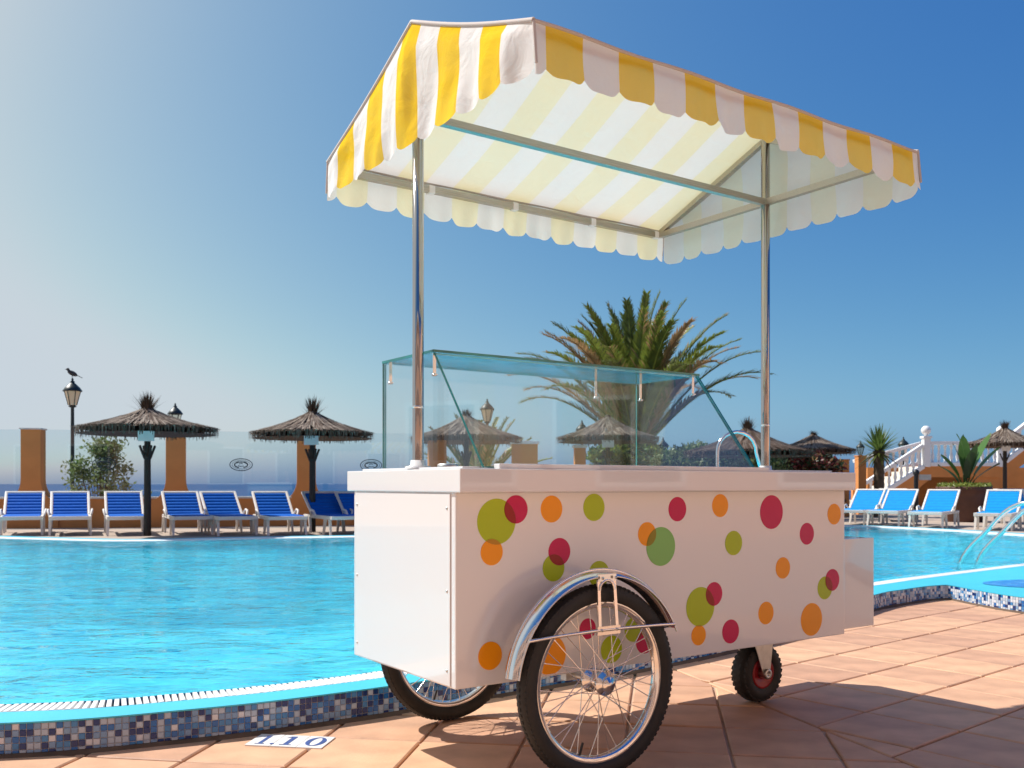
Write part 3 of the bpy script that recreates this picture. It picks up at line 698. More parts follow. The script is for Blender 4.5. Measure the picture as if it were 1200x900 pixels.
for yy in (-.053, .049):
    pl = [(-.088, ztop), (.048, ztop), (.026, .01), (.014, -.014), (-.014, -.014), (-.022, .005)]
    n = len(pl); b.add([(x, yy, z) for x, z in pl] + [(x, yy + .004, z) for x, z in pl], [tuple(range(n)), tuple(range(n, 2 * n))[::-1]] + [(i, n + i, n + (i + 1) % n, (i + 1) % n) for i in range(n)])
b.box((-.09, -.056, ztop - .004), (.055, .056, ztop + .003)); b.build('fork', M_galv, ct)
b = MB(); b.box((-.15, -.05, ztop - .03), (-.05, .05, ztop + .002)); b.build('brake_plate', M_black, ct, .006)

# ------------------------------------------------------------ depth plate let into the paving
dp = thing('depth_plate', 'white depth plate reading 1.10 in blue, set in the paving by the kerb', 'sign', (-.815, 3.475, .0015), radians(-9))
b = MB(); me_w = mat('white_glaze', (.74, .72, .69), .35, var=.08, vscale=30)
for i in range(3):
    b = MB(); b.box((-.147 + i * .098 + .001, -.075, -.012), (-.147 + (i + 1) * .098 - .001, .075, .003)); b.build('tile', me_w, dp, .002)
M_blueink = mat('blue_glaze', (.06, .10, .28), .35, var=.3, vscale=40)
def flat(polys, name='numeral'):
    b = MB()
    for pl in polys: b.prism(pl, .0025, .0042)
    b.build(name, M_blueink, dp)
def one(cx, k=1): return [[(cx - .009 * k, -.052), (cx + .009 * k, -.052), (cx + .009 * k, .052), (cx - .009 * k, .052)], [(cx - .026 * k, .030), (cx - .0095 * k, .040), (cx - .0095 * k, .052), (cx - .014 * k, .050)], [(cx - .022 * k, -.058), (cx + .022 * k, -.058), (cx + .022 * k, -.0522), (cx - .022 * k, -.0522)]]
flat(one(-.098, .8)); flat([[(-.052 + .008 * cos(2 * pi * i / 12), -.05 + .008 * sin(2 * pi * i / 12)) for i in range(12)]], 'point'); flat(one(.0))
z0 = []
for i in range(28):
    a, c = 2 * pi * i / 28, 2 * pi * (i + 1) / 28
    o = lambda t: (.098 + .036 * cos(t), .056 * sin(t)); n2 = lambda t: (.098 + .017 * cos(t), .050 * sin(t)); z0.append([n2(a), o(a), o(c), n2(c)])
flat(z0)

# ------------------------------------------------------------ loungers
M_lw = mat('lounger_plastic', (.74, .69, .62), .45, var=.05, vscale=4)
M_lb = mat('blue_sling', (.004, .12, .52), .6, spec=.15, var=.08, vscale=10); M_lb2 = mat('light_blue_sling', (.004, .27, .66), .6, spec=.15, var=.08, vscale=10)
def make_lounger(sl, label, group, back=31):
    r = thing('sun_lounger', label, 'sun lounger', group=group); W = .32; t = radians(back)
    f = MB(); H = .30
    for sx in (-1, 1):
        f.bar((sx * W, -.95, H), (sx * W, .30, H), .045, .06); f.bar((sx * W, .30, H), (sx * W, .80, H), .03, .045)
    f.bar((-W - .022, -.95, H), (W + .022, -.95, H), .05, .062); f.bar((-W, .80, H), (W, .80, H), .03, .045); f.build('frame', M_lw, r, .008)
    for sx in (-1, 1):
        for y, dy in ((-.80, .10), (-.55, -.10), (.42, .10), (.66, -.10)):
            b = MB(); b.bar((sx * W, y, H - .02), (sx * (W + .01), y + dy * (-.9), 0), .05, .05, w1=.034, h1=.034, up=(1, 0, 0)); b.build('leg', M_lw, r)
        b = MB(); b.tube([(sx * (W + .02), -.05, H), (sx * (W + .05), .0, H + .10), (sx * (W + .05), .16, H + .12), (sx * (W + .02), .28, H + .02)], .02, 6); b.build('armrest', M_lw, r)
    def slab(y0, z0, a, ln, name, nrib):
        d = Vector((0, cos(a), sin(a))); up = Vector((0, -sin(a), cos(a))); o = Vector((0, y0, z0)); b = MB(); n = nrib * 6
        vs = []
        for i in range(n + 1):
            s = i / n * ln; h = .022 * abs(sin(pi * i / 6))
            for x in (-W + .03, W - .03): vs.append(o + d * s + up * h + Vector((x, 0, 0)))
        b.add(vs, [(2 * i, 2 * i + 1, 2 * i + 3, 2 * i + 2) for i in range(n)], 0, True)
        vs2 = [v - up * (.018) for v in vs]; b.add(vs2, [(2 * i + 2, 2 * i + 3, 2 * i + 1, 2 * i) for i in range(n)], 0, True)
        return b.build(name, sl, r), o, d, up
    slab(-.93, H + .02, 0, 1.17, 'seat', 12)
    bo, o, d, up = slab(.26, H + .03, t, .72, 'backrest', 7)
    b = MB(); e = o + d * .75
    for sx in (-1, 1): b.bar(o + Vector((sx * W, 0, 0)) - d * .02, e + Vector((sx * W, 0, 0)), .045, .04, up=up)
    b.bar(e + Vector((-W - .022, 0, 0)), e + Vector((W + .022, 0, 0)), .045, .04, up=up); b.build('back_frame', M_lw, r, .01)
    b = MB(); b.bar(o + d * .5 + Vector((-.2, 0, -.03)), (-.2, .70, H), .025); b.bar(o + d * .5 + Vector((.2, 0, -.03)), (.2, .70, H), .025); b.build('prop', M_lw, r)
    return r
GL = 'blue loungers by the sea wall'; GR2 = 'bright blue loungers by the staircase'
LZ = .108
left_spots = [(-8.27, 27, 'deep blue lounger before the ochre pillar furthest from the cart'), (-7.5, 27, 'deep blue lounger standing in front of the lamp post with the bird'),
              (-6.57, 27, 'deep blue lounger beside the parasol pole, on its lamp post side'), (-5.55, 27, 'deep blue lounger before the ochre pillar behind the first thatched parasol'),
              (-4.83, 27, 'deep blue lounger below the glass panel with an oval emblem, pillar side'), (-3.97, 27, 'deep blue lounger in front of the curved foot of an ochre pillar'),
              (-3.05, 27, 'deep blue lounger just behind a parasol pole, close to the white cart end'), (-2.50, 27, 'deep blue lounger half hidden behind the white end of the cart')]
proto = None
for x, a, lb in left_spots:
    o = make_lounger(M_lb, lb, GL) if proto is None else copy_tree(proto)
    proto = proto or o; o['label'] = lb; o.location = (x, 16.05 + U(-.08, .08), LZ); o.rotation_euler.z = radians(a + U(-3, 3)); o.scale = (.92, .92, .96)
proto = None
for x, y, a, lb in ((7.27, 19.7, -36, 'bright blue lounger closest to the end of the cart worktop'), (7.76, 19.2, -36, 'bright blue lounger below the foot of the white staircase balustrade'), (8.27, 18.45, -36, 'bright blue lounger in front of the large planter pot'),
                    (9.08, 17.6, -34, 'bright blue lounger behind the pool ladder rails'), (9.95, 17.0, -34, 'bright blue lounger furthest from the cart, beyond the pool ladder'),
                    (8.75, 21.6, -20, 'bright blue lounger in the row behind, next to the sign post'), (10.75, 20.2, -20, 'bright blue lounger behind the planter, mostly hidden')):
    o = make_lounger(M_lb2, lb, GR2, 33) if proto is None else copy_tree(proto)
    proto = proto or o; o['label'] = lb; o.location = (x, y, LZ); o.rotation_euler.z = radians(a); o.scale = (.9, .9, .96)

# ------------------------------------------------------------ thatched parasols
def make_parasol(seed, rad, zr, za, sign=True, tuft=.34, backlit=False):
    rg = random.Random(seed); u = rg.uniform
    r = thing('thatched_parasol', 'x', 'parasol', group='thatched parasols round the pool')
    b = MB(); b.tube([(0, 0, 0), (0, 0, zr - .25), (0, 0, za)], [.062, .052, .045], 10); b.build('pole', M_pole, r)
    b = MB()
    for i in range(4):
        a = pi / 4 + i * pi / 2; b.bar((.05 * cos(a), .05 * sin(a), zr - .48), (.13 * cos(a), .13 * sin(a), zr - .28), .03)
    b.lathe([(.06, zr - .50), (.075, zr - .46), (.06, zr - .42)], 10); b.build('collar', M_pole, r)
    H = za - zr
    def surf(q): return zr + H * (1 - q) ** 1.9 * .62 + H * .38 * (1 - q)
    b = MB(); b.lathe([(rad * q, surf(q) - .02) for q in (1, .85, .7, .5, .35, .2, .1, .03)], 28); b.lathe([(rad * q, surf(q) - .10) for q in (.05, .2, .5, .85, .98)], 28, 1)
    for lay, (q0, q1, cnt) in enumerate(((.72, 1.02, 520), (.52, .86, 420), (.33, .66, 320), (.16, .46, 240), (.04, .28, 170))):
        for i in range(cnt):
            a = u(0, 2 * pi); s0 = q0 + u(-.05, .05); s1 = q1 + u(-.05, .035); wd = u(.007, .018); h = .014 + lay * .008 + u(-.010, .028)
            tw = u(-.05, .05); dro = u(0, .03) if lay == 0 else u(0, .012)
            p = Vector((rad * s0 * cos(a), rad * s0 * sin(a), surf(min(1, s0)) + h)); q = Vector((rad * s1 * cos(a + tw), rad * s1 * sin(a + tw), surf(min(1, s1)) + h * .6 - dro))
            sd = Vector((-sin(a), cos(a), 0)) * wd
            b.add([p - sd, p + sd, q + sd * .6, q - sd * .6], [(0, 1, 2, 3)], rg.choices((0, 1, 2), (.45, .25, .30))[0])
    for i in range(620):
        a = u(0, 2 * pi); s1 = u(.93, 1.03); p = Vector((rad * s1 * cos(a), rad * s1 * sin(a), surf(min(1, s1)) + .01)); sd = Vector((-sin(a), cos(a), 0)) * u(.006, .014); q = p + Vector((cos(a) * u(-.03, .03), sin(a) * u(-.03, .03), -u(.06, .17)))
        b.add([p - sd, p + sd, q + sd * .4, q - sd * .4], [(0, 1, 2, 3)], 1 if rg.random() < .6 else 0)
    b.build('thatch', [M_thatchd, M_thatchd, M_thatch] if backlit else [M_thatch, M_thatchd, M_thatchl], r)  # backlit parasol: its shade is put into darker straw colours
    if tuft:
        b = MB()
        for i in range(170):
            a = u(0, 2 * pi); t = abs(rg.gauss(0, .42)); ln = tuft * u(.6, 1.15); p = Vector((.05 * cos(a), .05 * sin(a), za - .10 + u(0, .05)))
            q = p + Vector((cos(a) * sin(t), sin(a) * sin(t), cos(t))) * ln; sd = Vector((-sin(a), cos(a), 0)) * u(.006, .012)
            mid = (p + q) / 2 - Vector((cos(a), sin(a), 0)) * .03
            b.add([p - sd, p + sd, mid + sd, mid - sd, q], [(0, 1, 2, 3), (3, 2, 4)])
        b.lathe([(.10, za - .06), (.075, za + .02), (.055, za + .06)], 12); b.build('tuft', M_thatchd, r)
    if sign:
        b = MB(); b.box((-.13, -.075, zr - .21), (.13, -.055, zr - .03)); b.build('notice', M_whitep, r, .004)
    return r
def place(o, x, y, label, rz=0, z=LZ): o.location = (x, y, z); o.rotation_euler.z = rz; o['label'] = label; return o
pz = LZ
p1 = place(make_parasol(1, 1.09, 1.85 - pz, 2.14 - pz, True, .36), -5.91, 15.3, 'thatched parasol with notice, standing before the lamp post with the bird', .05)
p2 = place(make_parasol(2, 1.05, 1.84 - pz, 2.18 - pz, True, .36), -3.50, 16.55, 'thatched parasol with spiky tuft in front of the curved ochre pillar', -.1)
p3 = place(make_parasol(3, 1.12, 1.88 - pz, 2.30 - pz, False, .22), -.92, 19, 'thatched parasol seen through the glass case among palm leaves')
p4 = place(make_parasol(4, 1.10, 1.95 - pz, 2.38 - pz, True, .12), 2.08, 20.5, 'thatched parasol below the big date palm, seen through the glass')
p5 = place(make_parasol(5, 1.22, 1.58 - pz, 2.02 - pz, False, .30, True), 4.62, 18.5, 'thatched parasol with backlit shade in its straw colour, behind the steel post of the cart')
p6 = place(make_parasol(6, 1.08, 1.85 - pz, 2.22 - pz, True, .20), 7.98, 25, 'thatched parasol beside the reddish shrub, between post and yucca')
p7 = place(make_parasol(7, 1.05, 2.10 - pz, 2.53 - pz, True, .30), 14.1, 27, 'thatched parasol in front of the white stair balustrade')

# ------------------------------------------------------------ sea wall with pillars and glass screens
def pillar_mesh(h, wtop, wbase, zbase, dep=.30):
    prof = [(wbase, 0), (wbase, zbase - .02)]
    for i in range(9):
        t = i / 8; prof.append((wtop + (wbase - wtop) * (1 - sin(t * pi / 2)), zbase + .42 * (1 - cos(t * pi / 2))))
    prof.append((wtop, h)); L = [(-x / 2, z) for x, z in prof] + [(x / 2, z) for x, z in reversed(prof)]
    b = MB(); n = len(L); b.add([(x, -dep / 2, z) for x, z in L] + [(x, dep / 2, z) for x, z in L], [tuple(range(n))[::-1], tuple(range(n, 2 * n))] + [(i, (i + 1) % n, n + (i + 1) % n, n + i) for i in range(n)])
    return b
PIL = [(-11.75, 17.8), (-9.13, 18.0), (-6.55, 18.4), (-4.16, 19.1), (-1.55, 19.5)]
M_screen = glass_mat('screen_glass', (.90, .96, .985)); M_ink = mat('dark_etching', (.02, .045, .06), .6)
plab = ['', 'ochre pillar with pale capped top standing free of the parasols', 'ochre pillar of the sea wall behind the first thatched parasol', 'ochre pillar with curved foot behind the parasol with spiky tuft', 'ochre pillar of the sea wall behind the steel post of the cart']
for i, (x, y) in enumerate(PIL):
    nx, ny = (PIL[i + 1] if i < len(PIL) - 1 else (x + 1, y + .2)); a = atan2(ny - y, nx - x)
    if i > 0:
        t = thing('wall_pillar', plab[i], 'pillar', (x, y, 0), a, 'pillars of the sea wall')
        pillar_mesh(1.98, .36, .98, .62).build('shaft', M_orange, t, .012)
        b = MB(); b.box((-.20, -.17, 1.979), (.20, .17, 2.01)); b.build('cap', M_cap, t, .008)
    if i < len(PIL) - 1:
        ln = hypot(nx - x, ny - y); wl = thing('low_sea_wall', ['low ochre wall section ending at the pillar clear of the parasols', 'low ochre wall section below the flowering shrub', 'low ochre wall section under the whole oval emblem', 'low ochre wall section running behind the white cart'][i], 'wall', (x, y, 0), a, 'low sea wall sections')
        b = MB(); b.box((.3, -.11, 0), (ln - .3, .11, .66)); b.build('wall', M_orange, wl)
        b = MB(); b.box((.3, -.14, .661), (ln - .3, .14, .70)); b.build('coping', M_cap, wl, .008)
        sc_ = thing('glass_screen', ['plain glass wind screen without emblem, beside the pillar clear of the parasols', 'clear glass wind screen in front of the flowering shrub and lamp post', 'clear glass wind screen with oval emblem between two parasols', 'clear glass wind screen with oval emblem next to the cart worktop'][i], 'glass screen', (x, y, 0), a, 'glass wind screens')
        b = MB(); b.box((.19, -.006, .695), (ln - .19, .006, 1.985)); b.build('pane', M_screen, sc_)
        if i > 0:
            b = MB(); cx = ln * .49; cz = 1.33; N = 40
            def ring(rx, rz, t):
                for k in range(N):
                    a0, a1 = 2 * pi * k / N, 2 * pi * (k + 1) / N
                    b.add([(cx + (rx + s * t) * cos(q), -.0085, cz + (rz + s * t) * sin(q)) for q, s in ((a0, -1), (a1, -1), (a1, 1), (a0, 1))], [(0, 1, 2, 3)])
            ring(.215, .118, .008); ring(.172, .085, .004)
            for sg, a0, a1, rx, rz, r_ in ((1, 110, 250, .125, .06, .014), (1, -70, 70, .125, .06, .014), (1, 30, 150, .10, .055, .011), (1, 200, 330, .06, .035, .008), (1, 20, 170, .035, .03, .008)):
                b.tube([(cx + rx * cos(radians(a0 + (a1 - a0) * k / 10)), -.009, cz + rz * sin(radians(a0 + (a1 - a0) * k / 10))) for k in range(11)], r_, 5)
            b.build('emblem', M_ink, sc_)
for x, y, h, wd, lb in ((.26, 19.6, 1.83, .54, 'short broad ochre pillar with white cap seen through the glass case'), (1.50, 20.9, 1.80, .24, 'slim ochre pillar beside the shrub under the parasol')):
    t = thing('gate_pillar', lb, 'pillar', (x, y, LZ), group='gate pillars'); b = MB(); b.box((-wd / 2, -.2, 0), (wd / 2, .2, h - LZ - .06)); b.build('shaft', M_orange, t, .01)
    b = MB(); b.box((-wd / 2 - .03, -.23, h - LZ - .061), (wd / 2 + .03, .23, h - LZ)); b.build('cap', M_whitep, t, .01)
for x, y, h, wd, lb in ((8.45, 24.2, 1.55, .30, 'low ochre gate post next to the slim lamp topped pillar'), (9.60, 26, 1.70, .22, 'slim ochre pillar with a lantern at the stair foot')):
    t = thing('gate_pillar', lb, 'pillar', (x, y, LZ), group='gate pillars'); b = MB(); b.box((-wd / 2, -.15, 0), (wd / 2, .15, h - LZ)); b.build('shaft', M_orange, t, .012)
    b = MB(); b.box((-wd / 2 - .015, -.165, h - LZ - .002), (wd / 2 + .015, .165, h - LZ + .03)); b.build('cap', M_orange, t, .006)

# ------------------------------------------------------------ lanterns
M_lant = mat('lantern_glass', (.72, .60, .40), .3); M_iron = mat('dark_green_iron', (.012, .022, .022), .45, var=.2)
M_lclr = glass_mat('lantern_clear', (.80, .78, .72))
def lantern(b_parent, z, s, clear=False):
    b = MB(); b.lathe([(.05 * s, z), (.09 * s, z + .02 * s), (.06 * s, z + .05 * s)], 8); b.build('lantern_base', M_iron, b_parent)
    b = MB(); b.lathe([(.085 * s, z + .05 * s), (.165 * s, z + .36 * s)], 6, smooth=False); b.build('lantern_glass', M_lclr if clear else M_lant, b_parent)
    b = MB()
    for k in range(6):
        a = 2 * pi * k / 6; b.bar((.088 * s * cos(a), .088 * s * sin(a), z + .05 * s), (.168 * s * cos(a), .168 * s * sin(a), z + .36 * s), .014 * s)
    b.build('lantern_frame', M_iron, b_parent)
    b = MB(); b.lathe([(.20 * s, z + .355 * s), (.205 * s, z + .375 * s), (.15 * s, z + .45 * s), (.07 * s, z + .53 * s), (.045 * s, z + .545 * s), (.05 * s, z + .575 * s), (.02 * s, z + .60 * s), (.028 * s, z + .63 * s), (0, z + .67 * s)], 8); b.build('lantern_cap', M_iron, b_parent)
for x, y, zl, s, lb, clear in ((-9.78, 21, 2.66, 1.0, 'tall lamp post with cream lantern and a bird perched on top', False), (-7.85, 22, 2.28, .85, 'lamp post whose lantern shows above the first thatched parasol', True),
                               (-.63, 24, 2.50, .95, 'lamp post with cream lantern seen through the glass case', False), (1.78, 24, 2.02, .85, 'lamp post whose cap shows behind the parasol under the date palm', True),
                               (4.48, 28, 1.72, .95, 'lamp post beside the round green shrub, seen through glass', True), (14.1, 34, 2.0, 1.0, 'lamp post behind the sloping stair balustrade', True)):
    t = thing('lamp_post', lb, 'lamp post', (x, y, -.012), .3, 'lamp posts along the sea front')
    b = MB(); b.tube([(0, 0, 0), (0, 0, .6), (0, 0, zl + .03)], [.07, .045, .036], 10); b.lathe([(.11, 0), (.11, .08), (.07, .14), (.06, .35)], 12); b.build('column', M_iron, t); lantern(t, zl, s, clear)
t = thing('pillar_lantern', 'black lantern standing on the slim ochre pillar', 'lantern', (9.60, 26, 1.728)); lantern(t, 0, .62, True)
# bird
bd = MB()
def ell(c, r, rot=0, n=10):
    M4 = Matrix.Translation(c) @ Matrix.Rotation(rot, 4, 'Y'); vs = []; fs = []
    for i in range(n + 1):
        for k in range(n): th = pi * i / n; ph = 2 * pi * k / n; vs.append(M4 @ Vector((r[0] * cos(th), r[1] * sin(th) * cos(ph), r[2] * sin(th) * sin(ph))))
    for i in range(n):
        for k in range(n): fs.append((i * n + k, i * n + (k + 1) % n, (i + 1) * n + (k + 1) % n, (i + 1) * n + k))
    bd.add(vs, fs, 0, True)
ell((0, 0, .12), (.14, .065, .07), .45); ell((-.12, 0, .23), (.045, .04, .042)); bd.tube([(-.10, 0, .20), (-.08, 0, .16)], .04, 8); bd.tube([(-.155, 0, .23), (-.20, 0, .222)], [.014, .002], 6)
bd.bar((.08, 0, .09), (.26, 0, -.005), .05, .02, w1=.075, h1=.01)
for s in (-1, 1): bd.bar((0, .028 * s, .08), (-.01, .028 * s, -.002), .014)
bd.v = [tuple(.78 * c for c in p) for p in bd.v]
tag(bd.build('perched_bird', mat('dark_feathers', (.035, .032, .035), .7, var=.3), loc=(-9.78, 21, 3.315), rz=.4), 'dark bird perched on the cap of the tall lamp post', 'bird')

# ------------------------------------------------------------ plants
LF_olive = leaf_mat('leaf_olive', (.15, .19, .055)); LF_green = leaf_mat('leaf_green', (.09, .17, .03)); LF_deep = leaf_mat('leaf_deep', (.025, .05, .014))
LF_yel = leaf_mat('leaf_yellow_green', (.24, .29, .05)); LF_red = leaf_mat('leaf_red', (.16, .03, .025)); LF_pale = leaf_mat('leaf_pale', (.28, .34, .15)); LF_dry = leaf_mat('frond_dry', (.36, .23, .11))
LF_palm = leaf_mat('frond_green', (.17, .21, .035)); LF_palmd = leaf_mat('frond_dark', (.10, .125, .022))
M_bark = mat('bark', (.10, .07, .045), .9, var=.4, vscale=12, bump=.5, bscale=25)
def shrub(x, y, z, w, d, h, n, mats, label, leaf=.07, seed=1, airy=False):
    rg = random.Random(seed); t = thing('shrub', label, 'shrub', (x, y, z)); cl = []
    K = 46 if not airy else 34
    for i in range(K):
        a = rg.uniform(0, 2 * pi); rr = sqrt(rg.random()); hz = rg.uniform(.12, 1) ** (.8)
        if airy: taper = 1 - .75 * hz
        else: taper = sqrt(max(.05, 1 - (hz * .95) ** 2))
        cl.append((rr * cos(a) * w / 2 * taper, rr * sin(a) * d / 2 * taper, hz * h * .93, rg.uniform(.10, .22) * min(w, h) * (.6 if airy else 1)))
    b = MB()
    for c in cl:
        b.tube([(c[0] * .15, c[1] * .15, 0), (c[0] * .6, c[1] * .6, c[2] * .55), c[:3]], [.016, .010, .004], 5)
    b.build('stems', M_bark, t)
    b = MB()
    for i in range(n):
        if not airy:
            a = rg.uniform(0, 2 * pi); ph = rg.random(); rr = rg.uniform(.70, 1.0) if rg.random() < .8 else rg.uniform(.2, .8)
            hz = ph ** .8; wv_ = (1 - hz ** 4) ** .5 if hz < 1 else 0; nn_ = 1 + .16 * mnoise.noise((cos(a) * 2.3 + seed, sin(a) * 2.3, hz * 3)) + .07 * mnoise.noise((cos(a) * 7 + seed, sin(a) * 7, hz * 8))
            if rg.random() < .35: hz = 1; wv_ = sqrt(rg.random()); rr = 1
            top_ = h * .90 * (1 + .10 * mnoise.noise((cos(a) * wv_ * 3 + seed, sin(a) * wv_ * 3, 5)))
            c = (cos(a) * w / 2 * (wv_ * .86 + .10) * rr * nn_, sin(a) * d / 2 * (wv_ * .86 + .10) * rr * nn_, hz * top_ * (1 - .18 * wv_ * wv_ if hz == 1 else 1), .09)
        else: c = rg.choice(cl)
        v = Vector((rg.gauss(0, .55), rg.gauss(0, .55), rg.gauss(0, .55))) * c[3]; p = Vector(c[:3]) + v
        p.z = max(.02, p.z)
        dr = Vector((rg.gauss(0, 1), rg.gauss(0, 1), rg.gauss(.4, .8))).normalized(); sd = dr.cross(Vector((rg.gauss(0, 1), rg.gauss(0, 1), rg.gauss(0, 1)))).normalized(); L = leaf * rg.uniform(.6, 1.4)
        b.add([p, p + dr * L * .5 + sd * L * .25, p + dr * L, p + dr * L * .5 - sd * L * .25], [(0, 1, 2, 3)], rg.choices(range(len(mats)), [4, 3, 1.2][:len(mats)])[0])
    b.build('foliage', mats, t); return t
shrub(-8.55, 19.6, -.012, 2.3, 1.1, 1.95, 3600, [LF_olive, LF_pale, LF_green], 'airy olive green shrub behind the glass screen and lamp post', .085, 1, True)
shrub(2.75, 22.2, LZ, 1.9, 1.2, 1.95, 11000, [LF_green, LF_yel, LF_deep], 'leafy bright green shrub below the date palm', .13, 2)
shrub(4.25, 21.4, LZ, 2.1, 1.3, 1.80, 14000, [LF_pale, LF_olive, LF_green], 'pale green rounded shrub behind the curved handrail', .10, 3)
shrub(5.60, 22.2, LZ, 1.9, 1.2, 1.62, 12000, [LF_pale, LF_olive, LF_deep], 'pale green low shrub under the backlit thatched parasol', .10, 4)
shrub(6.95, 22.6, LZ, 1.9, 1.2, 1.66, 11000, [LF_red, LF_deep, LF_dry], 'reddish leaved shrub beside the steel post', .11, 5)
shrub(8.05, 25.9, LZ, 1.1, 1.0, 1.50, 2000, [LF_deep, LF_green], 'dark green shrub behind the parasol by the yucca', .08, 6)
shrub(10.0, 32, LZ, 2.2, 1.0, 1.25, 2000, [LF_yel, LF_green], 'yellow green hedge behind the low gate post', .08, 8)

def frond(rg, az, el, ln, mats, wid=.32, curl=1.0, nleaf=46, droop=1.0, lw=.016, fwd=.85):
    """arching date palm leaf: rachis with two rows of leaflets"""
    b = MB(); pts = []; p = Vector((0, 0, 0)); e = el; N = 14
    for i in range(N + 1):
        pts.append(p.copy()); p = p + Vector((cos(az) * cos(e), sin(az) * cos(e), sin(e))) * ln / N; e -= curl * (.015 + .17 * (i / N) ** 2.2)
    b.tube(pts, [.036 * (1 - i / (N + 1)) + .006 for i in range(N + 1)], 5, 0, cap=False)
    for i in range(nleaf):
        t = .14 + .86 * i / nleaf; f = t * N; k = min(N - 1, int(f)); P = pts[k].lerp(pts[k + 1], f - k); T = (pts[k + 1] - pts[k]).normalized()
        S = T.cross(Vector((0, 0, 1)));
        if S.length < .05: S = Vector((-sin(az), cos(az), 0))
        S.normalize(); Up = S.cross(T)
        L = wid * (.35 + .65 * sin(pi * min(1, .18 + t * .80))) * rg.uniform(.8, 1.15)
        for sg in (-1, 1):
            d = (T * fwd + S * sg * .62 + Up * rg.uniform(.05, .45)).normalized(); q = P + d * L; q.z -= droop * L * rg.uniform(.05, .22)
            wv = Up.cross(d).normalized() * lw; mi = 1 if rg.random() < .8 else 2
            b.add([P - wv, P + wv, (P + q) / 2 + wv + Up * .02, (P + q) / 2 - wv + Up * .02, q], [(0, 1, 2, 3), (3, 2, 4)], mi)
    return b
rg = random.Random(11)
pt = thing('date_palm', 'large date palm with arching green and brown tipped fronds behind the cart', 'palm tree', (3.30, 25.2, LZ))
b = MB(); b.lathe([(.42, 0), (.38, .3), (.36, 1.0), (.42, 1.4), (.48, 1.7), (.36, 2.0), (.20, 2.2), (0, 2.25)], 18)
for i in range(130):
    a = i * 2.4; z = .2 + 1.75 * i / 130; r_ = .38 + (.08 if z > 1.35 else 0); b.bar((r_ * cos(a), r_ * sin(a), z), ((r_ + .12) * cos(a), (r_ + .12) * sin(a), z + .16), .11, .05, w1=.05)
b.build('trunk', M_bark, pt)
crown = link('crown', None, pt, (0, 0, 1.95))
NF = 68
for i in range(NF):
    az = i * 2.39996 + rg.uniform(-.2, .2); q = (i + .5) / NF
    el = radians(90 - 46 * q ** .95 + rg.uniform(-5, 5)); ln = rg.uniform(3.3, 4.15) if q < .5 else rg.uniform(3.7, 4.4)
    dry = rg.random() < (.03 if q < .35 else .16 if q < .75 else .34)
    fb_ = frond(rg, az, el, ln, None, .52, .55 + 1.05 * q, 92, lw=.018, fwd=1.0)
    o = fb_.build('frond', [LF_yel if not dry else LF_dry, LF_dry if dry else (LF_palm if rg.random() < .7 else LF_palmd), LF_dry if rg.random() < .4 else LF_palm], crown)
    o.location = (.16 * cos(az), .16 * sin(az), -.25 * q)
# low palm behind the parasol in the glass case
pt = thing('low_palm', 'low spiky palm behind the parasol in the glass case', 'palm', (-.75, 21.5, LZ))
b = MB(); b.lathe([(.24, 0), (.26, .45), (.14, .78), (0, .8)], 12); b.build('trunk', M_bark, pt); crown = link('crown', None, pt, (0, 0, .7))
for i in range(26):
    az = i * 2.39996; q = (i + .5) / 26; o = frond(rg, az, radians(80 - 55 * q + rg.uniform(-6, 6)), rg.uniform(1.6, 1.95), None, .26, .45, 30).build('frond', [LF_yel, LF_palm if rg.random() < .7 else LF_palmd, LF_dry], crown)
# yucca
t = thing('yucca', 'yucca with slim ringed trunk and round head of sword leaves', 'yucca', (9.33, 24, LZ))
b = MB(); b.lathe([(.17, 0), (.14, .1)] + [(.125 + (.012 if i % 2 else -.004), .15 + i * .075) for i in range(20)] + [(.15, 1.68), (0, 1.75)], 12); b.build('trunk', M_bark, t)
b = MB(); rg = random.Random(5)
for i in range(150):
    az = i * 2.4; el = radians(88 - 125 * (i / 150)); L = rg.uniform(.62, .82); d = Vector((cos(az) * cos(el), sin(az) * cos(el), sin(el))); s_ = Vector((-sin(az), cos(az), 0)) * .026; p = Vector((0, 0, 1.66)); m_ = p + d * L * .55
    b.add([p - s_ * .6, p + s_ * .6, m_ + s_, m_ - s_, p + d * L - Vector((0, 0, .05))], [(0, 1, 2, 3), (3, 2, 4)], 0 if i < 95 else 1)
b.build('crown', [leaf_mat('yucca_leaf', (.11, .17, .04)), LF_palmd], t)
# planter
t = thing('planter', 'large brown round planter pot with yellow green ground cover', 'planter', (10.05, 21, LZ))
b = MB(); b.lathe([(.40, 0), (.43, .06), (.50, .55), (.545, .70), (.57, .70), (.57, .78), (.51, .78), (.50, .70), (0, .70)], 28); b.build('pot', mat('brown_clay', (.085, .032, .018), .7, var=.2, vscale=6), t)
b = MB(); rg = random.Random(9)
for i in range(1500):
    a = rg.uniform(0, 2 * pi); r_ = .56 * sqrt(rg.random()); p = Vector((r_ * cos(a), r_ * sin(a), .72 + rg.uniform(0, .12))); d = Vector((rg.gauss(0, 1), rg.gauss(0, 1), rg.gauss(.5, .5))).normalized() * .07; s_ = d.cross(Vector((rg.gauss(0, 1), rg.gauss(0, 1), .3))).normalized() * .016
    b.add([p, p + d * .5 + s_, p + d, p + d * .5 - s_], [(0, 1, 2, 3)])
tag(b.build('ground_cover', LF_yel, t), kind='stuff')
t = thing('bird_of_paradise_plant', 'upright banana leaved plant growing in the brown planter', 'plant', (10.08, 21, LZ + .69))
M_ban = leaf_mat('banana_leaf', (.07, .16, .025)); M_band = leaf_mat('banana_leaf_dark', (.03, .07, .018))
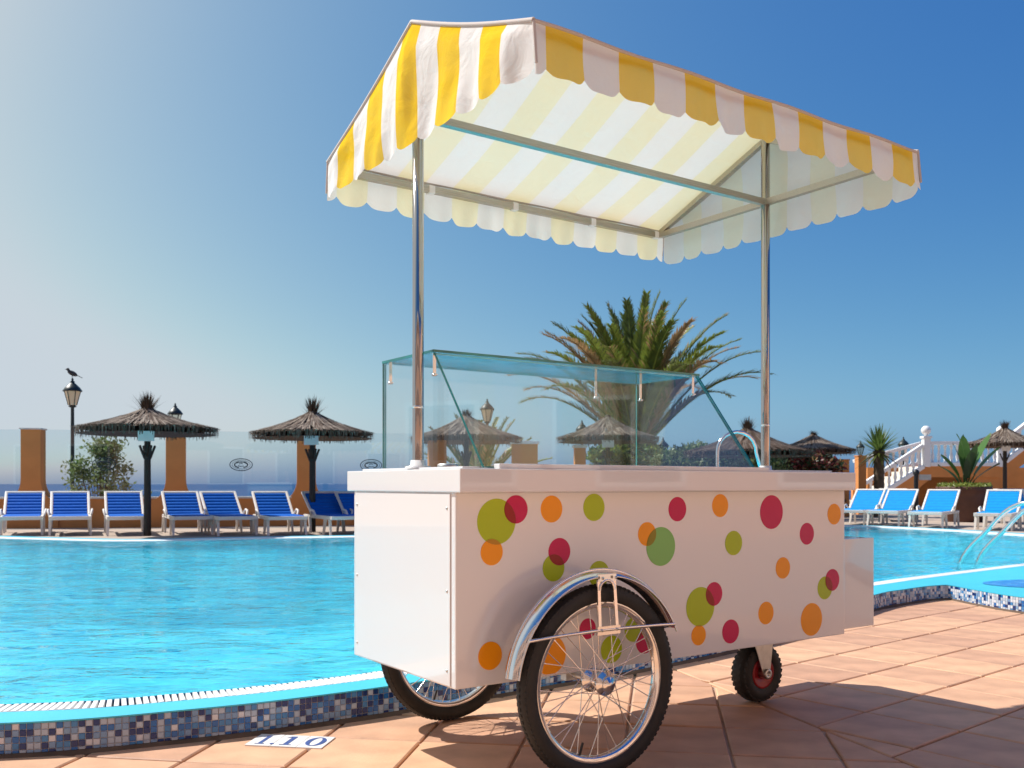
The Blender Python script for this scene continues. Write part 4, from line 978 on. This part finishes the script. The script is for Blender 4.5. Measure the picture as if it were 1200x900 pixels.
for i, (az, lean, ln, wd, st) in enumerate(((.2, .34, 1.0, .44, .45), (2.9, .10, .80, .32, .35), (.0, .55, .80, .36, .42), (3.3, .45, .62, .24, .35), (-1.2, .25, .85, .26, .30), (1.4, .2, .9, .26, .45), (3.0, .02, .6, .2, .75), (-.4, .75, .6, .22, .3), (2.4, .7, .5, .2, .3))):
    d = Vector((cos(az) * sin(lean), sin(az) * sin(lean) * .5, cos(lean))).normalized(); s_ = Vector((cos(az + 1.2), sin(az + 1.2), .15)).normalized(); b = MB()
    b.tube([(0.04 * cos(i * 2.2), .04 * sin(i * 2.2), 0), d * st * .5, d * st], [.022, .018, .012], 6); vs = []; n = 10
    for k in range(n + 1):
        q = k / n; P = d * (st - .05 + ln * q) + Vector((cos(az), sin(az) * .5, -.35)) * (.16 * q * q); wq = wd * .5 * sin(pi * min(1, .06 + q * .94)) ** .7
        vs += [P - s_ * wq + Vector((0, 0, .04 * wq / wd)), P, P + s_ * wq + Vector((0, 0, .04))]
    b.add(vs, [(3 * k + c, 3 * k + c + 1, 3 * k + c + 4, 3 * k + c + 3) for k in range(n) for c in (0, 1)], 0, True); b.build('leaf', M_ban if i % 3 != 1 else M_band, t)

# ------------------------------------------------------------ staircase with white balustrades
stc = thing('staircase', 'ochre staircase with landing and near white balustrade', 'staircase', (0, 0, 0))
ZL = 1.52; XA, XB, XC, XD = 11.05, 13.2, 15.6, 18.2; YN, YF = 30.0, 31.7
def slope_z(x):
    if x < XB: return LZ + (ZL - LZ) * (x - XA) / (XB - XA)
    if x < XC: return ZL
    return ZL + (x - XC) * .78
def wallpoly(pl, y0, y1, name, m):
    b = MB(); n = len(pl); b.add([(x, y0, z) for x, z in pl] + [(x, y1, z) for x, z in pl], [tuple(range(n)), tuple(range(n, 2 * n))[::-1]] + [(i, n + i, n + (i + 1) % n, (i + 1) % n) for i in range(n)]); return b.build(name, m, stc)
wallpoly([(XA, LZ - .05), (XA + 1.0, LZ - .05), (XB + .15, 1.16), (XC + .1, 1.16), (XD, slope_z(XD) - .55), (XD, slope_z(XD)), (XC, ZL), (XB, ZL), (XA, LZ)], YN, YN + .18, 'wall', M_orange)
wallpoly([(14.6, LZ - .05), (15.5, LZ - .05), (15.5, 1.155), (14.6, 1.155)], YN + .05, YN + .25, 'pier', M_orange)
b = MB(); b.box((XA + 1.0, YF + .3, LZ - .05), (22, YF + .5, 1.5)); b.build('back_wall', M_orange, stc)
b = MB(); b.box((XB + .1, YN + .19, 1.30), (XC, YF + .29, ZL - .004)); b.build('landing', M_cap, stc)
for i in range(9):
    x = XA + (XB - XA) * i / 9; z = slope_z(x + .24) - .01; b = MB(); b.box((x + .02, YN + .19, max(LZ - .05, z - .30)), (x + .28, YF, z)); b.build('step', M_cap, stc)
def baluster_me(h):
    b = MB(); k = h / .62; b.lathe([(.055, 0), (.055, .05 * k), (.03, .07 * k), (.052, .16 * k), (.058, .22 * k), (.035, .36 * k), (.028, .44 * k), (.04, .50 * k), (.05, .56 * k), (.05, .62 * k)], 8); return b.mesh('baluster', M_whitep)
BME = baluster_me(.56)
def balustrade(par, fz, x0, x1, y, step, pname='rail', zt=.78):
    xs = [x0 + (x1 - x0) * i / 20 for i in range(21)]
    for name, zc, hh, ww in (('stringer', .05, .12, .24), (pname, zt - .05, .11, .20)):
        b = MB(); b.bar((x0, y, fz(x0) + zc), (x1, y, fz(x1) + zc), ww, hh); b.build(name, M_whitep, par, .01)
    n = int((x1 - x0) / step)
    for i in range(n): x = x0 + (i + .5) * (x1 - x0) / n; link('baluster', BME, par, (x, y, fz(x) + .10))
balustrade(stc, slope_z, XA + .1, XB - .11, YN + .09, .19); balustrade(stc, slope_z, XB + .11, XC - .11, YN + .09, .19); balustrade(stc, slope_z, XC + .11, XD, YN + .09, .19)
for x, hb in ((XB, 1), (XC, 1)):
    b = MB(); b.box((x - .105, YN - .02, ZL - .03), (x + .105, YN + .20, ZL + .88)); b.box((x - .14, YN - .055, ZL + .88), (x + .14, YN + .235, ZL + .95)); nw_ = b.build('newel', M_whitep, stc, .01)
    b = MB(); b.lathe([(.06, .95), (.05, .99), (.10, 1.02), (.14, 1.08), (.15, 1.14), (.13, 1.21), (.07, 1.27), (0, 1.28)], 16, c=(x, YN + .09, ZL)); b.build('ball', M_whitep, nw_)
fb2 = thing('terrace_balustrade', 'far white balustrade sloping behind the staircase, towards the yucca', 'balustrade', (0, 0, 0))
fz2 = lambda x: 1.02 + (x - 12.0) * .27
balustrade(fb2, fz2, 11.95, 14.3, 33.0, .20)
for xx in (11.98, 14.2):
    b = MB(); b.box((xx - .09, 32.9, LZ - .05), (xx + .09, 33.1, fz2(xx) + .05)); b.build('pier', M_orange, fb2)
t = thing('sign_post', 'short black post with a small pale sign by the stair', 'sign', (9.42, 22, LZ))
b = MB(); b.tube([(0, 0, 0), (0, 0, 1.10)], .05, 10); b.lathe([(.07, 1.06), (.075, 1.13), (.04, 1.17), (0, 1.18)], 10); b.build('post', M_black, t)
b = MB(); b.box((.06, -.02, .93), (.34, .0, 1.06)); b.build('plate', M_cap, t)

# ------------------------------------------------------------ pool rails
t = thing('pool_ladder', 'twin chrome ladder rails rising from the water by the platform', 'pool ladder', (0, 0, 0))
for dx, dy in ((0, 0), (.235, .10)):
    P = crom([(4.78 + dx, 10.15 + dy, -.5), (4.80 + dx, 10.1 + dy, .10), (4.96 + dx, 9.86 + dy, .46), (5.10 + dx, 9.66 + dy, .70), (5.24 + dx, 9.46 + dy, .765), (5.40 + dx, 9.22 + dy, .72), (5.58 + dx, 8.95 + dy, .50), (5.66 + dx, 8.84 + dy, .125)], 6)
    b = MB(); b.tube(P, .024, 10); b.build('rail', M_chrome, t)
for k in range(2):
    b = MB(); b.bar((4.78, 10.15, -.05 - k * .25), (5.015, 10.25, -.05 - k * .25), .08, .03); b.build('tread', M_chrome, t)
t = thing('grab_rail', 'curved steel grab rail standing in the pool behind the glass case', 'handrail', (0, 0, 0))
b = MB(); P = [(1.96, 9.0, -1.09), (1.96, 9.0, 1.20)] + [(2.16 - .20 * cos(pi * i / 10), 9.0 + .12 * i / 10, 1.25 + .20 * sin(pi * i / 10)) for i in range(11)] + [(2.40, 9.14, 1.12), (2.78, 9.4, .60), (2.84, 9.45, -1.09)]
b.tube(P, .017, 10); b.build('rail', M_chrome, t)
b = MB(); b.lathe([(.05, -1.098), (.05, -1.085), (.02, -1.07)], 12, c=(1.96, 9.0, 0)); b.build('flange', M_chrome, t)

# ------------------------------------------------------------ unseen hotel added behind the camera: warm bounce, sky blocker, mirrored in the panels
ht = thing('warm_bounce_building', 'unseen salmon hotel front added to bounce warm light and block blue sky', 'building', (4, -9.5, -.012))
b = MB(); b.box((-24, -6, 0), (24, 0, 11.5)); b.build('wall', mat('salmon_render', (.63, .40, .29), .85, var=.08, vscale=2), ht)
b = MB(); b.box((11.5, .001, 0), (17.5, 15.0, 11.5)); b.build('bounce_wing', MATS['salmon_render'], ht)  # unseen wing added for warm fill on the cart's shaded side
b = MB(); b.box((11.2, .36, 11.5), (17.8, 15.3, 11.9)); b.build('bounce_wing_roof', M_cap, ht)
b = MB(); b.box((-24.3, -6.3, 11.5), (24.3, .35, 11.9)); b.build('roof', M_cap, ht)
wf = MB(); wf.box((-.9, 0, 0), (.9, .06, 1.9)); wfm = wf.mesh('window', M_whitep); wp = MB(); wp.box((-.8, .05, .1), (.8, .07, 1.8)); wpm = wp.mesh('pane', mat('window_glass', (.03, .045, .06), .08))
for r_ in range(3):
    for c_ in range(14):
        if c_ in (10, 11): continue
        o = link('window', wfm, ht, (-22.1 + c_ * 3.4, 0, .9 + r_ * 3.3)); link('pane', wpm, o)
    for c_ in range(4):
        o = link('window', wfm, ht, (11.5, 2.2 + c_ * 3.5, .9 + r_ * 3.3), pi / 2); link('pane', wpm, o)
